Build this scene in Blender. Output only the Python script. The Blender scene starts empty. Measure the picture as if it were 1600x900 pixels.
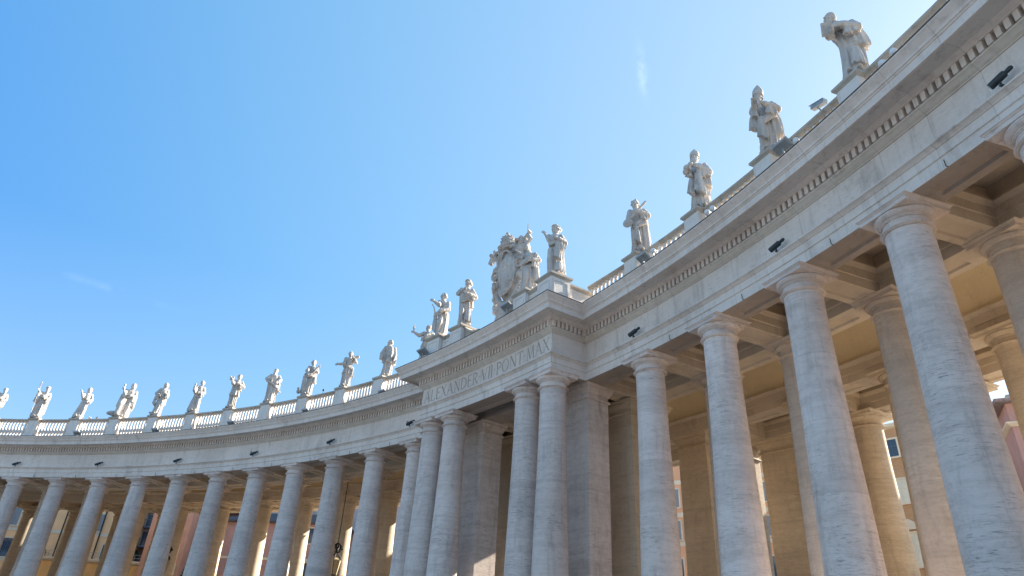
import bpy, bmesh, math, random
from math import sin, cos, pi, radians, atan2, sqrt, exp
from mathutils import Vector, Matrix, noise as mnoise

# ------------------------------------------------------------------ layout constants (metres)
R0 = 73.70; RP = 71.32                      # radius of the front column row / of the portico's columns
ROW = (0.0, 4.3, 11.0, 15.4)                # the four rows, outwards
ZT = 13.355                                 # underside of the abaci (eye level = 0)
GZ = -1.75                                  # pavement
TL, DL = -0.14479, 0.062865                 # first column and pitch of the left wing
TR, DR = 0.14826, 0.064190                  # first column and pitch of the right wing
AL1, AL2 = 0.081022, 0.04955                # the portico's paired columns
CAM = (30.864, 48.365, 0.0)
NL, NR = 17, 9                              # columns per row in each wing
SUN_AZ, SUN_EL = radians(10), radians(27)

scene = bpy.context.scene
C = scene.collection

# ------------------------------------------------------------------ camera
cd = bpy.data.cameras.new('camera'); cam = bpy.data.objects.new('camera', cd); C.objects.link(cam)
cd.sensor_width = 36; cd.lens = 1048.94 / 1600 * 36; cd.clip_start = 0.1; cd.clip_end = 5000
yaw, pitch, roll = -0.908017, 0.510378, 0.052850
fw = Vector((sin(yaw)*cos(pitch), cos(yaw)*cos(pitch), sin(pitch)))
rt = Vector((cos(yaw), -sin(yaw), 0)); up = rt.cross(fw)
r2 = rt*cos(roll) + up*sin(roll); u2 = -rt*sin(roll) + up*cos(roll)
cam.matrix_world = Matrix(((r2.x, u2.x, -fw.x, CAM[0]), (r2.y, u2.y, -fw.y, CAM[1]), (r2.z, u2.z, -fw.z, CAM[2]), (0, 0, 0, 1)))
scene.camera = cam

# ------------------------------------------------------------------ sky, sun, exposure
world = bpy.data.worlds.new('World'); scene.world = world; world.use_nodes = True
nt = world.node_tree; nt.nodes.clear()
wo = nt.nodes.new('ShaderNodeOutputWorld'); bg = nt.nodes.new('ShaderNodeBackground')
sky = nt.nodes.new('ShaderNodeTexSky'); sky.sky_type = 'NISHITA'; sky.sun_disc = False
sky.sun_elevation = SUN_EL; sky.sun_rotation = SUN_AZ
sky.air_density = 1.0; sky.dust_density = 1.0; sky.ozone_density = 2.6
bg.inputs['Strength'].default_value = 0.128
def wnode(t, **k):
    n = nt.nodes.new(t)
    for a, v in k.items(): setattr(n, a, v)
    return n
geo = wnode('ShaderNodeTexCoord')
def wisp(centre, axis, la, lb, amount, scale):
    c = Vector(centre).normalized(); a = Vector(axis).normalized(); a = (a - c*a.dot(c)).normalized(); b = c.cross(a)
    outs = []
    for v, l in ((a, la), (b, lb)):
        d = wnode('ShaderNodeVectorMath', operation='DOT_PRODUCT'); d.inputs[1].default_value = v
        nt.links.new(geo.outputs['Generated'], d.inputs[0])
        m = wnode('ShaderNodeMath', operation='DIVIDE'); m.inputs[1].default_value = l; nt.links.new(d.outputs['Value'], m.inputs[0])
        p = wnode('ShaderNodeMath', operation='MULTIPLY'); nt.links.new(m.outputs[0], p.inputs[0]); nt.links.new(m.outputs[0], p.inputs[1]); outs.append(p)
    s = wnode('ShaderNodeMath', operation='ADD'); nt.links.new(outs[0].outputs[0], s.inputs[0]); nt.links.new(outs[1].outputs[0], s.inputs[1])
    n = wnode('ShaderNodeMath', operation='MULTIPLY'); n.inputs[1].default_value = -1; nt.links.new(s.outputs[0], n.inputs[0])
    e = wnode('ShaderNodeMath', operation='EXPONENT'); nt.links.new(n.outputs[0], e.inputs[0])
    dd = wnode('ShaderNodeVectorMath', operation='DOT_PRODUCT'); dd.inputs[1].default_value = c; nt.links.new(geo.outputs['Generated'], dd.inputs[0])
    g = wnode('ShaderNodeMath', operation='GREATER_THAN'); g.inputs[1].default_value = 0.5; nt.links.new(dd.outputs['Value'], g.inputs[0])
    nz = wnode('ShaderNodeTexNoise'); nz.inputs['Scale'].default_value = scale; nz.inputs['Detail'].default_value = 6; nz.inputs['Roughness'].default_value = 0.65
    nt.links.new(geo.outputs['Generated'], nz.inputs['Vector'])
    mr = wnode('ShaderNodeMapRange'); mr.inputs['From Min'].default_value = 0.40; mr.inputs['From Max'].default_value = 0.75; mr.inputs['To Max'].default_value = amount
    nt.links.new(nz.outputs['Fac'], mr.inputs['Value'])
    q = wnode('ShaderNodeMath', operation='MULTIPLY'); nt.links.new(e.outputs[0], q.inputs[0]); nt.links.new(g.outputs[0], q.inputs[1])
    w = wnode('ShaderNodeMath', operation='MULTIPLY'); nt.links.new(q.outputs[0], w.inputs[0]); nt.links.new(mr.outputs['Result'], w.inputs[1])
    return w
w1 = wisp((-0.4225, 0.5386, 0.729), (-0.0118, 0.0188, -0.0208), 0.030, 0.006, 0.13, 45)
w2 = wisp((-0.9165, 0.0631, 0.395), (0.005, 0.0894, -0.0027), 0.055, 0.004, 0.07, 18)
ws = wnode('ShaderNodeMath', operation='ADD', use_clamp=True); nt.links.new(w1.outputs[0], ws.inputs[0]); nt.links.new(w2.outputs[0], ws.inputs[1])
mx = wnode('ShaderNodeMix', data_type='RGBA'); nt.links.new(ws.outputs[0], mx.inputs['Factor'])
hs = wnode('ShaderNodeHueSaturation'); hs.inputs['Saturation'].default_value = 1.12; nt.links.new(sky.outputs[0], hs.inputs['Color'])
# clear autumn air: deep blue away from the sun, paling towards it and towards the horizon
sdv = (sin(SUN_AZ)*cos(SUN_EL), cos(SUN_AZ)*cos(SUN_EL), sin(SUN_EL))
ds = wnode('ShaderNodeVectorMath', operation='DOT_PRODUCT'); ds.inputs[1].default_value = sdv; nt.links.new(geo.outputs['Generated'], ds.inputs[0])
dm = wnode('ShaderNodeMapRange'); dm.inputs['From Min'].default_value = -1; dm.inputs['From Max'].default_value = 1; nt.links.new(ds.outputs['Value'], dm.inputs['Value'])
cr = wnode('ShaderNodeValToRGB'); el_ = cr.color_ramp.elements
while len(el_) < 6: el_.new(0.5)
K = 0.4
for e_, (d_, c_) in zip(el_, ((-.6, (.90, 1.50, 2.05)), (-.02, (.20, .88, 1.98)), (.28, (.46, 1.20, 2.06)), (.52, (.70, 1.42, 2.12)), (.85, (1.12, 1.66, 2.18)), (1.0, (1.5, 1.9, 2.2)))):
    e_.position = (d_+1)/2; e_.color = tuple(x*K for x in c_)+(1,)
nt.links.new(dm.outputs['Result'], cr.inputs['Fac'])
sc_ = wnode('ShaderNodeVectorMath', operation='SCALE'); sc_.inputs['Scale'].default_value = 1/K; nt.links.new(cr.outputs['Color'], sc_.inputs[0])
sz = wnode('ShaderNodeSeparateXYZ'); nt.links.new(geo.outputs['Generated'], sz.inputs[0])
hz = wnode('ShaderNodeMapRange'); hz.inputs['From Min'].default_value = 0.46; hz.inputs['From Max'].default_value = 0.10; hz.inputs['To Max'].default_value = 0.9; nt.links.new(sz.outputs['Z'], hz.inputs['Value'])
hm = wnode('ShaderNodeMix', data_type='RGBA'); nt.links.new(hz.outputs['Result'], hm.inputs['Factor']); nt.links.new(sc_.outputs[0], hm.inputs[6]); hm.inputs[7].default_value = (1.05, 1.58, 2.15, 1)
ev = wnode('ShaderNodeMix', data_type='RGBA'); ev.inputs['Factor'].default_value = 0.75; nt.links.new(hs.outputs[0], ev.inputs[6]); nt.links.new(hm.outputs[2], ev.inputs[7])
nt.links.new(ev.outputs[2], mx.inputs[6]); mx.inputs[7].default_value = (6.0, 6.4, 7.0, 1)
nt.links.new(mx.outputs[2], bg.inputs['Color']); nt.links.new(bg.outputs[0], wo.inputs['Surface'])

sl = bpy.data.lights.new('sun', 'SUN'); sl.energy = 5.0; sl.angle = radians(0.53); sl.color = (1.0, 0.93, 0.80)
so = bpy.data.objects.new('sun', sl); C.objects.link(so)
sd = Vector((sin(SUN_AZ)*cos(SUN_EL), cos(SUN_AZ)*cos(SUN_EL), sin(SUN_EL)))
so.rotation_euler = sd.to_track_quat('Z', 'Y').to_euler()
so.location = sd*200
vs = scene.view_settings; vs.view_transform = 'Standard'; vs.look = 'None'; vs.gamma = 1.0; vs.use_curve_mapping = False
vs.exposure = 1.74
scene.cycles.max_bounces = 8; scene.cycles.diffuse_bounces = 5

# ------------------------------------------------------------------ materials
def new_mat(name):
    m = bpy.data.materials.new(name); m.use_nodes = True
    return m, m.node_tree, m.node_tree.nodes['Principled BSDF']
def N(t, typ, **k):
    n = t.nodes.new(typ)
    for a, v in k.items(): setattr(n, a, v)
    return n
def noise_at(t, scale_vec, scale, detail=4, rough=0.6, dist=0.0, src='Position'):
    if src == 'Position': g = N(t, 'ShaderNodeNewGeometry').outputs['Position']
    else: g = N(t, 'ShaderNodeTexCoord').outputs['Object']
    mp = N(t, 'ShaderNodeMapping'); mp.inputs['Scale'].default_value = scale_vec; t.links.new(g, mp.inputs['Vector'])
    nz = N(t, 'ShaderNodeTexNoise'); nz.inputs['Scale'].default_value = scale; nz.inputs['Detail'].default_value = detail
    nz.inputs['Roughness'].default_value = rough; nz.inputs['Distortion'].default_value = dist
    t.links.new(mp.outputs[0], nz.inputs['Vector'])
    return nz.outputs['Fac']
def ramp(t, fac, a, b, ca, cb):
    r = N(t, 'ShaderNodeValToRGB'); e = r.color_ramp.elements
    e[0].position = a; e[1].position = b; e[0].color = (*ca, 1); e[1].color = (*cb, 1)
    t.links.new(fac, r.inputs['Fac']); return r.outputs['Color']
def mapr(t, fac, a, b, lo=0.0, hi=1.0):
    r = N(t, 'ShaderNodeMapRange'); r.inputs['From Min'].default_value = a; r.inputs['From Max'].default_value = b
    r.inputs['To Min'].default_value = lo; r.inputs['To Max'].default_value = hi; t.links.new(fac, r.inputs['Value']); return r.outputs['Result']
def mix(t, fac, a, b, mode='MIX'):
    m = N(t, 'ShaderNodeMix', data_type='RGBA', blend_type=mode)
    for sock, v in ((m.inputs['Factor'], fac), (m.inputs[6], a), (m.inputs[7], b)):
        if isinstance(v, (int, float)): sock.default_value = v
        elif isinstance(v, tuple): sock.default_value = (*v, 1)
        else: t.links.new(v, sock)
    return m.outputs[2]
def travertine(name, c1, c2, dark, streak=0.55, pits=0.5, stain=0.3, bump=0.25, zs=1.0, joints=0.0, drums=0.0, drip=0.0, folds=0.0):
    m, t, b = new_mat(name)
    big = noise_at(t, (1, 1, 0.8), 0.28, 5, 0.6)
    col = ramp(t, big, 0.33, 0.68, c1, c2)
    band = noise_at(t, (0.10, 0.10, 1.5*zs), 1.3, 5, 0.68, 0.5)           # bedding layers
    col = mix(t, mapr(t, band, 0.48, 0.80, 0, streak), col, tuple(0.55*x + 0.45*y for x, y in zip(c1, dark)))
    fine = noise_at(t, (1.0, 1.0, 8.5*zs), 2.6, 6, 0.75, 0.4)           # thin dark dashes
    mot = noise_at(t, (1.0, 1.0, 3.2*zs), 1.9, 7, 0.75, 0.3)            # blotchy mottling
    col = mix(t, mapr(t, mot, 0.46, 0.68, 0, 0.38*streak+0.10), col, tuple(0.5*x+0.35*y for x, y in zip(c1, dark)))
    patch = noise_at(t, (1, 1, 1), 0.55, 3, 0.6)
    pm = N(t, 'ShaderNodeMath', operation='MULTIPLY')
    t.links.new(mapr(t, fine, 0.53, 0.66, 0, pits), pm.inputs[0]); t.links.new(mapr(t, patch, 0.42, 0.60, 0.05, 1), pm.inputs[1])
    col = mix(t, pm.outputs[0], col, dark)
    st = noise_at(t, (0.9, 0.9, 0.35), 1.1, 6, 0.7, 0.4)
    col = mix(t, mapr(t, st, 0.56, 0.78, 0, stain), col, tuple(0.75*x for x in dark))
    def mth(op, a, b=None, **k):
        n = N(t, 'ShaderNodeMath', operation=op, **k)
        for i, v in enumerate((a, b)):
            if v is None: continue
            if isinstance(v, (int, float)): n.inputs[i].default_value = v
            else: t.links.new(v, n.inputs[i])
        return n.outputs[0]
    if joints or drums:
        sp = N(t, 'ShaderNodeSeparateXYZ'); t.links.new(N(t, 'ShaderNodeNewGeometry').outputs['Position'], sp.inputs[0])
        if joints: q = mth('DIVIDE', mth('ARCTAN2', sp.outputs['X'], sp.outputs['Y']), joints); wd = 0.016
        else:
            rnd = N(t, 'ShaderNodeObjectInfo').outputs['Random']; q = mth('ADD', mth('DIVIDE', sp.outputs['Z'], drums), mth('MULTIPLY', rnd, 7.3)); wd = 0.010
        fl_ = mth('FLOOR', q); fr_ = mth('FRACT', q)
        wn = N(t, 'ShaderNodeTexWhiteNoise', noise_dimensions='2D'); cb = N(t, 'ShaderNodeCombineXYZ'); t.links.new(fl_, cb.inputs[0])
        if drums: t.links.new(mth('MULTIPLY', N(t, 'ShaderNodeObjectInfo').outputs['Random'], 91.0), cb.inputs[1])
        t.links.new(cb.outputs[0], wn.inputs['Vector'])
        tint = mapr(t, wn.outputs['Value'], 0, 1, 0.95, 1.03); tc_ = N(t, 'ShaderNodeCombineXYZ')
        if drums: tint = mth('MULTIPLY', tint, mapr(t, N(t, 'ShaderNodeObjectInfo').outputs['Random'], 0, 1, 0.90, 1.06))
        for i in range(3): t.links.new(tint, tc_.inputs[i])
        col = mix(t, 1.0, col, tc_.outputs[0], 'MULTIPLY')
        col = mix(t, mth('MULTIPLY', mth('LESS_THAN', fr_, wd), 0.28 if joints else 0.2), col, dark)
    if drums:                                 # broad grimy patches, layered like the stone
        gp = noise_at(t, (0.5, 0.5, 1.3), 0.55, 6, 0.7, 0.6)
        col = mix(t, mapr(t, gp, 0.54, 0.74, 0, 0.32), col, tuple(0.35*x+0.65*y for x, y in zip(c1, dark)))
    if drip:                                  # rain streaks running down the face
        dn = noise_at(t, (1.6, 1.6, 0.16), 1.5, 6, 0.72, 0.2)
        col = mix(t, mapr(t, dn, 0.54, 0.76, 0, drip), col, tuple(0.8*x for x in dark))
    grain = noise_at(t, (1, 1, 1), 9.0, 3, 0.6)
    col = mix(t, 0.15, col, ramp(t, grain, 0.3, 0.7, (0.30, 0.28, 0.26), (0.62, 0.60, 0.57)), 'OVERLAY')
    t.links.new(col, b.inputs['Base Color'])
    b.inputs['Roughness'].default_value = 0.85; b.inputs['Specular IOR Level'].default_value = 0.25
    add = N(t, 'ShaderNodeMath', operation='ADD'); t.links.new(fine, add.inputs[0]); t.links.new(grain, add.inputs[1])
    bp = N(t, 'ShaderNodeBump'); bp.inputs['Strength'].default_value = bump; bp.inputs['Distance'].default_value = 0.03
    t.links.new(add.outputs[0], bp.inputs['Height']); last = bp
    if folds:                                 # chisel-worked cloth creases
        fz = noise_at(t, (5.0, 5.0, 1.1), 1.0, 3, 0.55, 0.8, 'Object')
        b2 = N(t, 'ShaderNodeBump'); b2.inputs['Strength'].default_value = folds; b2.inputs['Distance'].default_value = 0.12
        t.links.new(fz, b2.inputs['Height']); t.links.new(bp.outputs[0], b2.inputs['Normal']); last = b2
    t.links.new(last.outputs[0], b.inputs['Normal'])
    return m
M = {}
M['shaft'] = travertine('travertine_shaft', (0.69, 0.58, 0.52), (0.80, 0.695, 0.64), (0.21, 0.165, 0.15), 0.72, 0.80, 0.45, 0.5, drums=2.45, drip=.32)
M['pier'] = travertine('travertine_pier', (0.64, 0.53, 0.465), (0.77, 0.655, 0.585), (0.20, 0.15, 0.125), 0.75, 0.65, 0.6, 0.45, drip=.35)
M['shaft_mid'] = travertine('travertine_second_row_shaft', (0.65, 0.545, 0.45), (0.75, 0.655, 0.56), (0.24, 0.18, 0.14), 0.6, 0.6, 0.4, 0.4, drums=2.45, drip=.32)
M['shaft_in'] = travertine('travertine_inner_shaft', (0.62, 0.51, 0.375), (0.72, 0.615, 0.48), (0.24, 0.17, 0.12), 0.7, 0.5, 0.4, 0.35, drums=2.45, drip=.3)  # warm tone: uncleaned stone plus bounced sunlight put into the colour
M['entab'] = travertine('travertine_entablature', (0.69, 0.595, 0.53), (0.80, 0.71, 0.645), (0.27, 0.21, 0.17), 0.22, 0.35, 0.55, 0.2, 0.45, joints=.0265, drip=.42)
M['mould'] = travertine('travertine_moulding', (0.60, 0.51, 0.425), (0.70, 0.62, 0.54), (0.27, 0.21, 0.17), 0.3, 0.3, 0.4, 0.2, 0.45, joints=.0265, drip=.35)
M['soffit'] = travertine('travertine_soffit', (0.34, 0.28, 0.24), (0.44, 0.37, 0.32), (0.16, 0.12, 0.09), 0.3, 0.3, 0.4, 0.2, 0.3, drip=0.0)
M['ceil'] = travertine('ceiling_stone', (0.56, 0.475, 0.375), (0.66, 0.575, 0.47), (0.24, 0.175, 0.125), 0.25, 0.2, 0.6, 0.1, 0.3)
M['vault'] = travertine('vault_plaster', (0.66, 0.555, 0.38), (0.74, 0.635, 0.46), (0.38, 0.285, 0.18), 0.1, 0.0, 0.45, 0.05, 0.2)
M['balus'] = travertine('travertine_balustrade', (0.70, 0.64, 0.58), (0.80, 0.74, 0.69), (0.28, 0.23, 0.19), 0.2, 0.25, 0.4, 0.2, 0.5, drip=.35)
M['rail'] = travertine('weathered_rail_stone', (0.42, 0.36, 0.30), (0.56, 0.50, 0.43), (0.12, 0.105, 0.09), 0.4, 0.5, 0.7, 0.3, 0.5)
M['statue'] = travertine('statue_stone', (0.48, 0.435, 0.395), (0.63, 0.58, 0.535), (0.15, 0.13, 0.115), 0.25, 0.45, 0.75, 0.3, 0.35, drip=.8, folds=.8)

def plain(name, c, var=0.15, rough=0.6, scale=3.0, metal=0.0, bump=0.0):
    m, t, b = new_mat(name)
    nz = noise_at(t, (1, 1, 1), scale, 5, 0.6)
    t.links.new(ramp(t, nz, 0.3, 0.7, tuple(x*(1-var) for x in c), tuple(min(1, x*(1+var)) for x in c)), b.inputs['Base Color'])
    b.inputs['Roughness'].default_value = rough; b.inputs['Metallic'].default_value = metal
    if bump:
        bp = N(t, 'ShaderNodeBump'); bp.inputs['Strength'].default_value = bump; bp.inputs['Distance'].default_value = 0.02
        t.links.new(nz, bp.inputs['Height']); t.links.new(bp.outputs[0], b.inputs['Normal'])
    return m
M['lead'] = plain('lead_flashing', (0.06, 0.055, 0.055), 0.4, 0.7, 1.5)
M['letter'] = plain('letter_shade_stone', (0.36, 0.305, 0.265), 0.3, 0.9, 2.0)  # dark tone stands in for the shade inside cut letters
M['black'] = plain('dark_lamp_metal', (0.035, 0.045, 0.05), 0.3, 0.45, 6, 0.3)
M['grey'] = plain('grey_painted_metal', (0.34, 0.36, 0.37), 0.2, 0.5, 5, 0.3)
M['lens'] = plain('lamp_glass', (0.30, 0.33, 0.36), 0.1, 0.15, 5)
M['white'] = plain('white_glass', (0.75, 0.77, 0.78), 0.05, 0.3, 5)
M['iron'] = plain('wrought_iron', (0.02, 0.018, 0.016), 0.3, 0.6, 8, 0.4)
M['amber'] = plain('lantern_pane', (0.45, 0.36, 0.22), 0.2, 0.3, 8)
M['yellow_wall'] = plain('ochre_plaster', (0.86, 0.53, 0.28), 0.10, 0.9, 0.5)
M['low_wall'] = plain('yellow_plaster', (0.78, 0.48, 0.21), 0.12, 0.9, 0.5)
M['pink_wall'] = plain('pink_plaster', (0.60, 0.33, 0.24), 0.12, 0.9, 0.6)
M['rose_wall'] = plain('rose_plaster', (0.45, 0.27, 0.24), 0.14, 0.9, 0.6)
M['maroon_wall'] = plain('brown_plaster', (0.20, 0.12, 0.10), 0.2, 0.9, 0.8)
M['orange_wall'] = plain('orange_plaster', (0.72, 0.40, 0.24), 0.1, 0.9, 0.6)
M['grey_wall'] = plain('grey_plaster', (0.44, 0.40, 0.40), 0.12, 0.9, 0.6)
M['cream'] = plain('cream_trim', (0.66, 0.58, 0.46), 0.1, 0.8, 1)
M['shutter'] = plain('blue_grey_shutter', (0.25, 0.27, 0.30), 0.15, 0.9, 4)
M['blue_metal'] = plain('blue_painted_metal', (0.05, 0.08, 0.13), 0.3, 0.5, 4)
M['blind'] = plain('pale_blind', (0.62, 0.62, 0.52), 0.08, 0.6, 2)
M['roof'] = plain('dark_roof_tile', (0.085, 0.075, 0.08), 0.4, 0.8, 6, 0, 0.6)
M['roof_red'] = plain('faded_roof_tile', (0.24, 0.19, 0.19), 0.35, 0.8, 6, 0, 0.6)
M['leaf'] = plain('dark_green_leaf', (0.03, 0.06, 0.025), 0.5, 0.6, 3)
M['bark'] = plain('bark', (0.10, 0.07, 0.05), 0.3, 0.9, 6)
M['bird_white'] = plain('pale_feathers', (0.62, 0.62, 0.63), 0.15, 0.8, 9)
M['bird_dark'] = plain('dark_feathers', (0.10, 0.10, 0.11), 0.3, 0.8, 9)
M['awning'] = plain('yellow_canvas', (0.75, 0.60, 0.08), 0.1, 0.8, 3)
def glass_mat():
    m, t, b = new_mat('window_glass'); b.inputs['Base Color'].default_value = (0.04, 0.07, 0.11, 1); b.inputs['Roughness'].default_value = 0.06
    nz = noise_at(t, (1, 1, 1), 0.7, 2); bp = N(t, 'ShaderNodeBump'); bp.inputs['Strength'].default_value = 0.04
    t.links.new(nz, bp.inputs['Height']); t.links.new(bp.outputs[0], b.inputs['Normal']); return m
M['glass'] = glass_mat()
def brick_mat():
    m, t, b = new_mat('brown_brick')
    tc = N(t, 'ShaderNodeTexCoord'); br = N(t, 'ShaderNodeTexBrick'); br.inputs['Scale'].default_value = 1.0
    br.inputs['Color1'].default_value = (0.42, 0.24, 0.12, 1); br.inputs['Color2'].default_value = (0.50, 0.30, 0.16, 1); br.inputs['Mortar'].default_value = (0.40, 0.30, 0.20, 1)
    br.inputs['Brick Width'].default_value = 0.27; br.inputs['Row Height'].default_value = 0.075; br.inputs['Mortar Size'].default_value = 0.008
    mp = N(t, 'ShaderNodeMapping'); mp.inputs['Rotation'].default_value = (radians(90), 0, 0)
    t.links.new(tc.outputs['Object'], mp.inputs['Vector']); t.links.new(mp.outputs[0], br.inputs['Vector'])
    t.links.new(mix(t, mapr(t, noise_at(t, (1, 1, 1), 0.6, 5), 0.4, 0.7, 0, 0.35), br.outputs['Color'], (0.30, 0.17, 0.09)), b.inputs['Base Color'])
    b.inputs['Roughness'].default_value = 0.9; return m
M['brick'] = brick_mat()
def cobble_mat():
    m, t, b = new_mat('basalt_cobbles')
    g = N(t, 'ShaderNodeNewGeometry'); v = N(t, 'ShaderNodeTexVoronoi'); v.inputs['Scale'].default_value = 8
    t.links.new(g.outputs['Position'], v.inputs['Vector'])
    t.links.new(mix(t, mapr(t, v.outputs['Distance'], 0.3, 0.6), ramp(t, noise_at(t, (1, 1, 1), 0.4, 5), 0.3, 0.7, (0.38, 0.35, 0.32), (0.46, 0.43, 0.39)), (0.20, 0.18, 0.165)), b.inputs['Base Color'])
    b.inputs['Roughness'].default_value = 0.75; return m
M['cobble'] = cobble_mat()
M['floor'] = travertine('travertine_paving', (0.58, 0.49, 0.38), (0.68, 0.59, 0.48), (0.34, 0.27, 0.20), 0.1, 0.2, 0.3, 0.1)

# ------------------------------------------------------------------ mesh helpers
class MB:
    def __init__(s): s.v = []; s.f = []
    def add(s, vs, fs):
        o = len(s.v); s.v += [tuple(p) for p in vs]; s.f += [tuple(i+o for i in f) for f in fs]; return s
    def quad(s, a, b, c, d): return s.add([a, b, c, d], [(0, 1, 2, 3)])
    def grid(s, rows, close_u=False, close_v=False):
        n, m = len(rows), len(rows[0]); vs = [p for r in rows for p in r]; fs = []
        for i in range(n if close_u else n-1):
            for j in range(m if close_v else m-1):
                a, b = i, (i+1) % n; c, d = j, (j+1) % m
                fs.append((a*m+c, b*m+c, b*m+d, a*m+d))
        return s.add(vs, fs)
    def loft(s, rings):                     # closed rings, capped
        m = len(rings[0]); s.grid(rings, False, True); o = len(s.v) - m*len(rings)
        s.f.append(tuple(o+j for j in range(m))[::-1]); s.f.append(tuple(o+(len(rings)-1)*m+j for j in range(m))); return s
    def lathe(s, prof, n=32, at=(0, 0, 0), ph=0.0):
        return s.loft([[(at[0]+r*cos(2*pi*j/n+ph), at[1]+r*sin(2*pi*j/n+ph), at[2]+z) for j in range(n)] for r, z in prof])
    def sqloft(s, prof, hx, hy, at=(0, 0, 0)):   # prof: (extra, z)
        return s.loft([[(at[0]+sx*(hx+e), at[1]+sy*(hy+e), at[2]+z) for sx, sy in ((-1, -1), (1, -1), (1, 1), (-1, 1))] for e, z in prof])
    def box(s, x0, x1, y0, y1, z0, z1):
        return s.loft([[(x0, y0, z), (x1, y0, z), (x1, y1, z), (x0, y1, z)] for z in (z0, z1)])
    def cap(s, p0, ra, p1, rb, n=10):       # tapered capsule
        p0, p1 = Vector(p0), Vector(p1); d = (p1-p0); L = d.length or 1e-6; d /= L
        u = d.orthogonal().normalized(); w = d.cross(u); rings = []
        seq = [(-ra*cos(a), ra*sin(a)) for a in (0.15, 0.6, 1.1, pi/2)] + [(L+rb*cos(a), rb*sin(a)) for a in (pi/2, 1.1, 0.6, 0.15)]
        for h, r in seq: rings.append([p0+d*h+(u*cos(2*pi*j/n)+w*sin(2*pi*j/n))*r for j in range(n)])
        return s.loft(rings)
    def tube(s, pts, rad, n=8):
        pts = [Vector(p) for p in pts]; rad = rad if isinstance(rad, (list, tuple)) else [rad]*len(pts); rings = []
        for i, p in enumerate(pts):
            d = (pts[min(i+1, len(pts)-1)]-pts[max(i-1, 0)]).normalized()
            u = d.orthogonal() if i == 0 else (u - d*u.dot(d)); u = u.normalized(); w = d.cross(u)
            rings.append([p+(u*cos(2*pi*j/n)+w*sin(2*pi*j/n))*rad[i] for j in range(n)])
        return s.loft(rings)
    def ell(s, c, r, rot=None, n=14, m=8):
        rings = []
        for i in range(m+1):
            a = 0.06+(pi-0.12)*i/m
            ring = []
            for j in range(n):
                p = Vector((r[0]*sin(a)*cos(2*pi*j/n), r[1]*sin(a)*sin(2*pi*j/n), -r[2]*cos(a)))
                if rot is not None: p = rot @ p
                ring.append(p+Vector(c))
            rings.append(ring)
        return s.loft(rings)
    def mesh(s, name, smooth=False):
        me = bpy.data.meshes.new(name); me.from_pydata(s.v, [], s.f)
        bm = bmesh.new(); bm.from_mesh(me); bmesh.ops.recalc_face_normals(bm, faces=bm.faces); bm.to_mesh(me); bm.free()
        if smooth is True: me.polygons.foreach_set('use_smooth', [True]*len(me.polygons))
        elif smooth:
            me.polygons.foreach_set('use_smooth', [True]*len(me.polygons)); me.set_sharp_from_angle(angle=radians(smooth))
        return me
    def build(s, name, mat, parent=None, smooth=False, loc=None, rz=0.0):
        return link(name, s.mesh(name, smooth), mat, parent, loc, rz)
def link(name, me, mat=None, parent=None, loc=None, rz=0.0):
    if mat is not None and not me.materials: me.materials.append(mat)
    o = bpy.data.objects.new(name, me); C.objects.link(o)
    if parent: o.parent = parent
    if loc is not None: o.location = loc
    o.rotation_euler = (0, 0, rz); return o
def thing(name, label, cat, loc=(0, 0, 0), rz=0.0, group=None):
    o = bpy.data.objects.new(name, None); C.objects.link(o); o.location = loc; o.rotation_euler = (0, 0, rz)
    o.empty_display_size = 0.2
    return tag(o, label, cat, group)
def tag(o, label, cat, group=None):
    o['label'] = label; o['category'] = cat
    if group: o['group'] = group
    return o
def W(t, off, r, dz, R=R0):                 # polar frame: off along the tangent, r inwards from the row, dz above the abacus underside
    return Vector((sin(t)*(R-r)+cos(t)*off, cos(t)*(R-r)-sin(t)*off, ZT+dz))
def lin(a, b, n): return [a+(b-a)*i/n for i in range(n+1)]

# ------------------------------------------------------------------ ground
def struct(o): o['kind'] = 'structure'; return o
g = MB(); rr = [0, 40, 62, 120, 400, 3000]; na = 64
g.grid([[(r*cos(2*pi*j/na), r*sin(2*pi*j/na), GZ) for j in range(na)] for r in rr[1:]], False, True)
g.add([(40*cos(2*pi*j/na), 40*sin(2*pi*j/na), GZ) for j in range(na)], [tuple(range(na))])
struct(g.build('ground', M['cobble']))
p = MB(); TA, TB = TL-DL*NL, TR+DR*NR
for i, rin in enumerate((69.0-0.0, 69.4, 69.8)):
    z0, z1 = GZ+0.004+0.16*i, GZ+0.16*(i+1)
    ts = lin(TA, TB, 60)
    p.grid([[(sin(t)*rin, cos(t)*rin, z0-0.02), (sin(t)*rin, cos(t)*rin, z1), (sin(t)*(R0+18.5-0.4*i), cos(t)*(R0+18.5-0.4*i), z1), (sin(t)*(R0+18.5-0.4*i), cos(t)*(R0+18.5-0.4*i), z0-0.02)] for t in ts])
struct(p.build('pavement', M['floor']))
BASE = GZ+0.48-ZT                           # dz of the column feet

# ------------------------------------------------------------------ the colonnade: three buildings
wl = thing('colonnade_wing', 'long curved colonnade wing left of the inscribed portico, receding to the photo edge', 'colonnade')
wr = thing('colonnade_wing', 'near colonnade wing rising to the upper right with the tallest-looking columns', 'colonnade')
po = thing('colonnade_portico', 'projecting centre portico with paired columns and ALEXANDER VII PONT MAX carved on it', 'portico')

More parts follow.
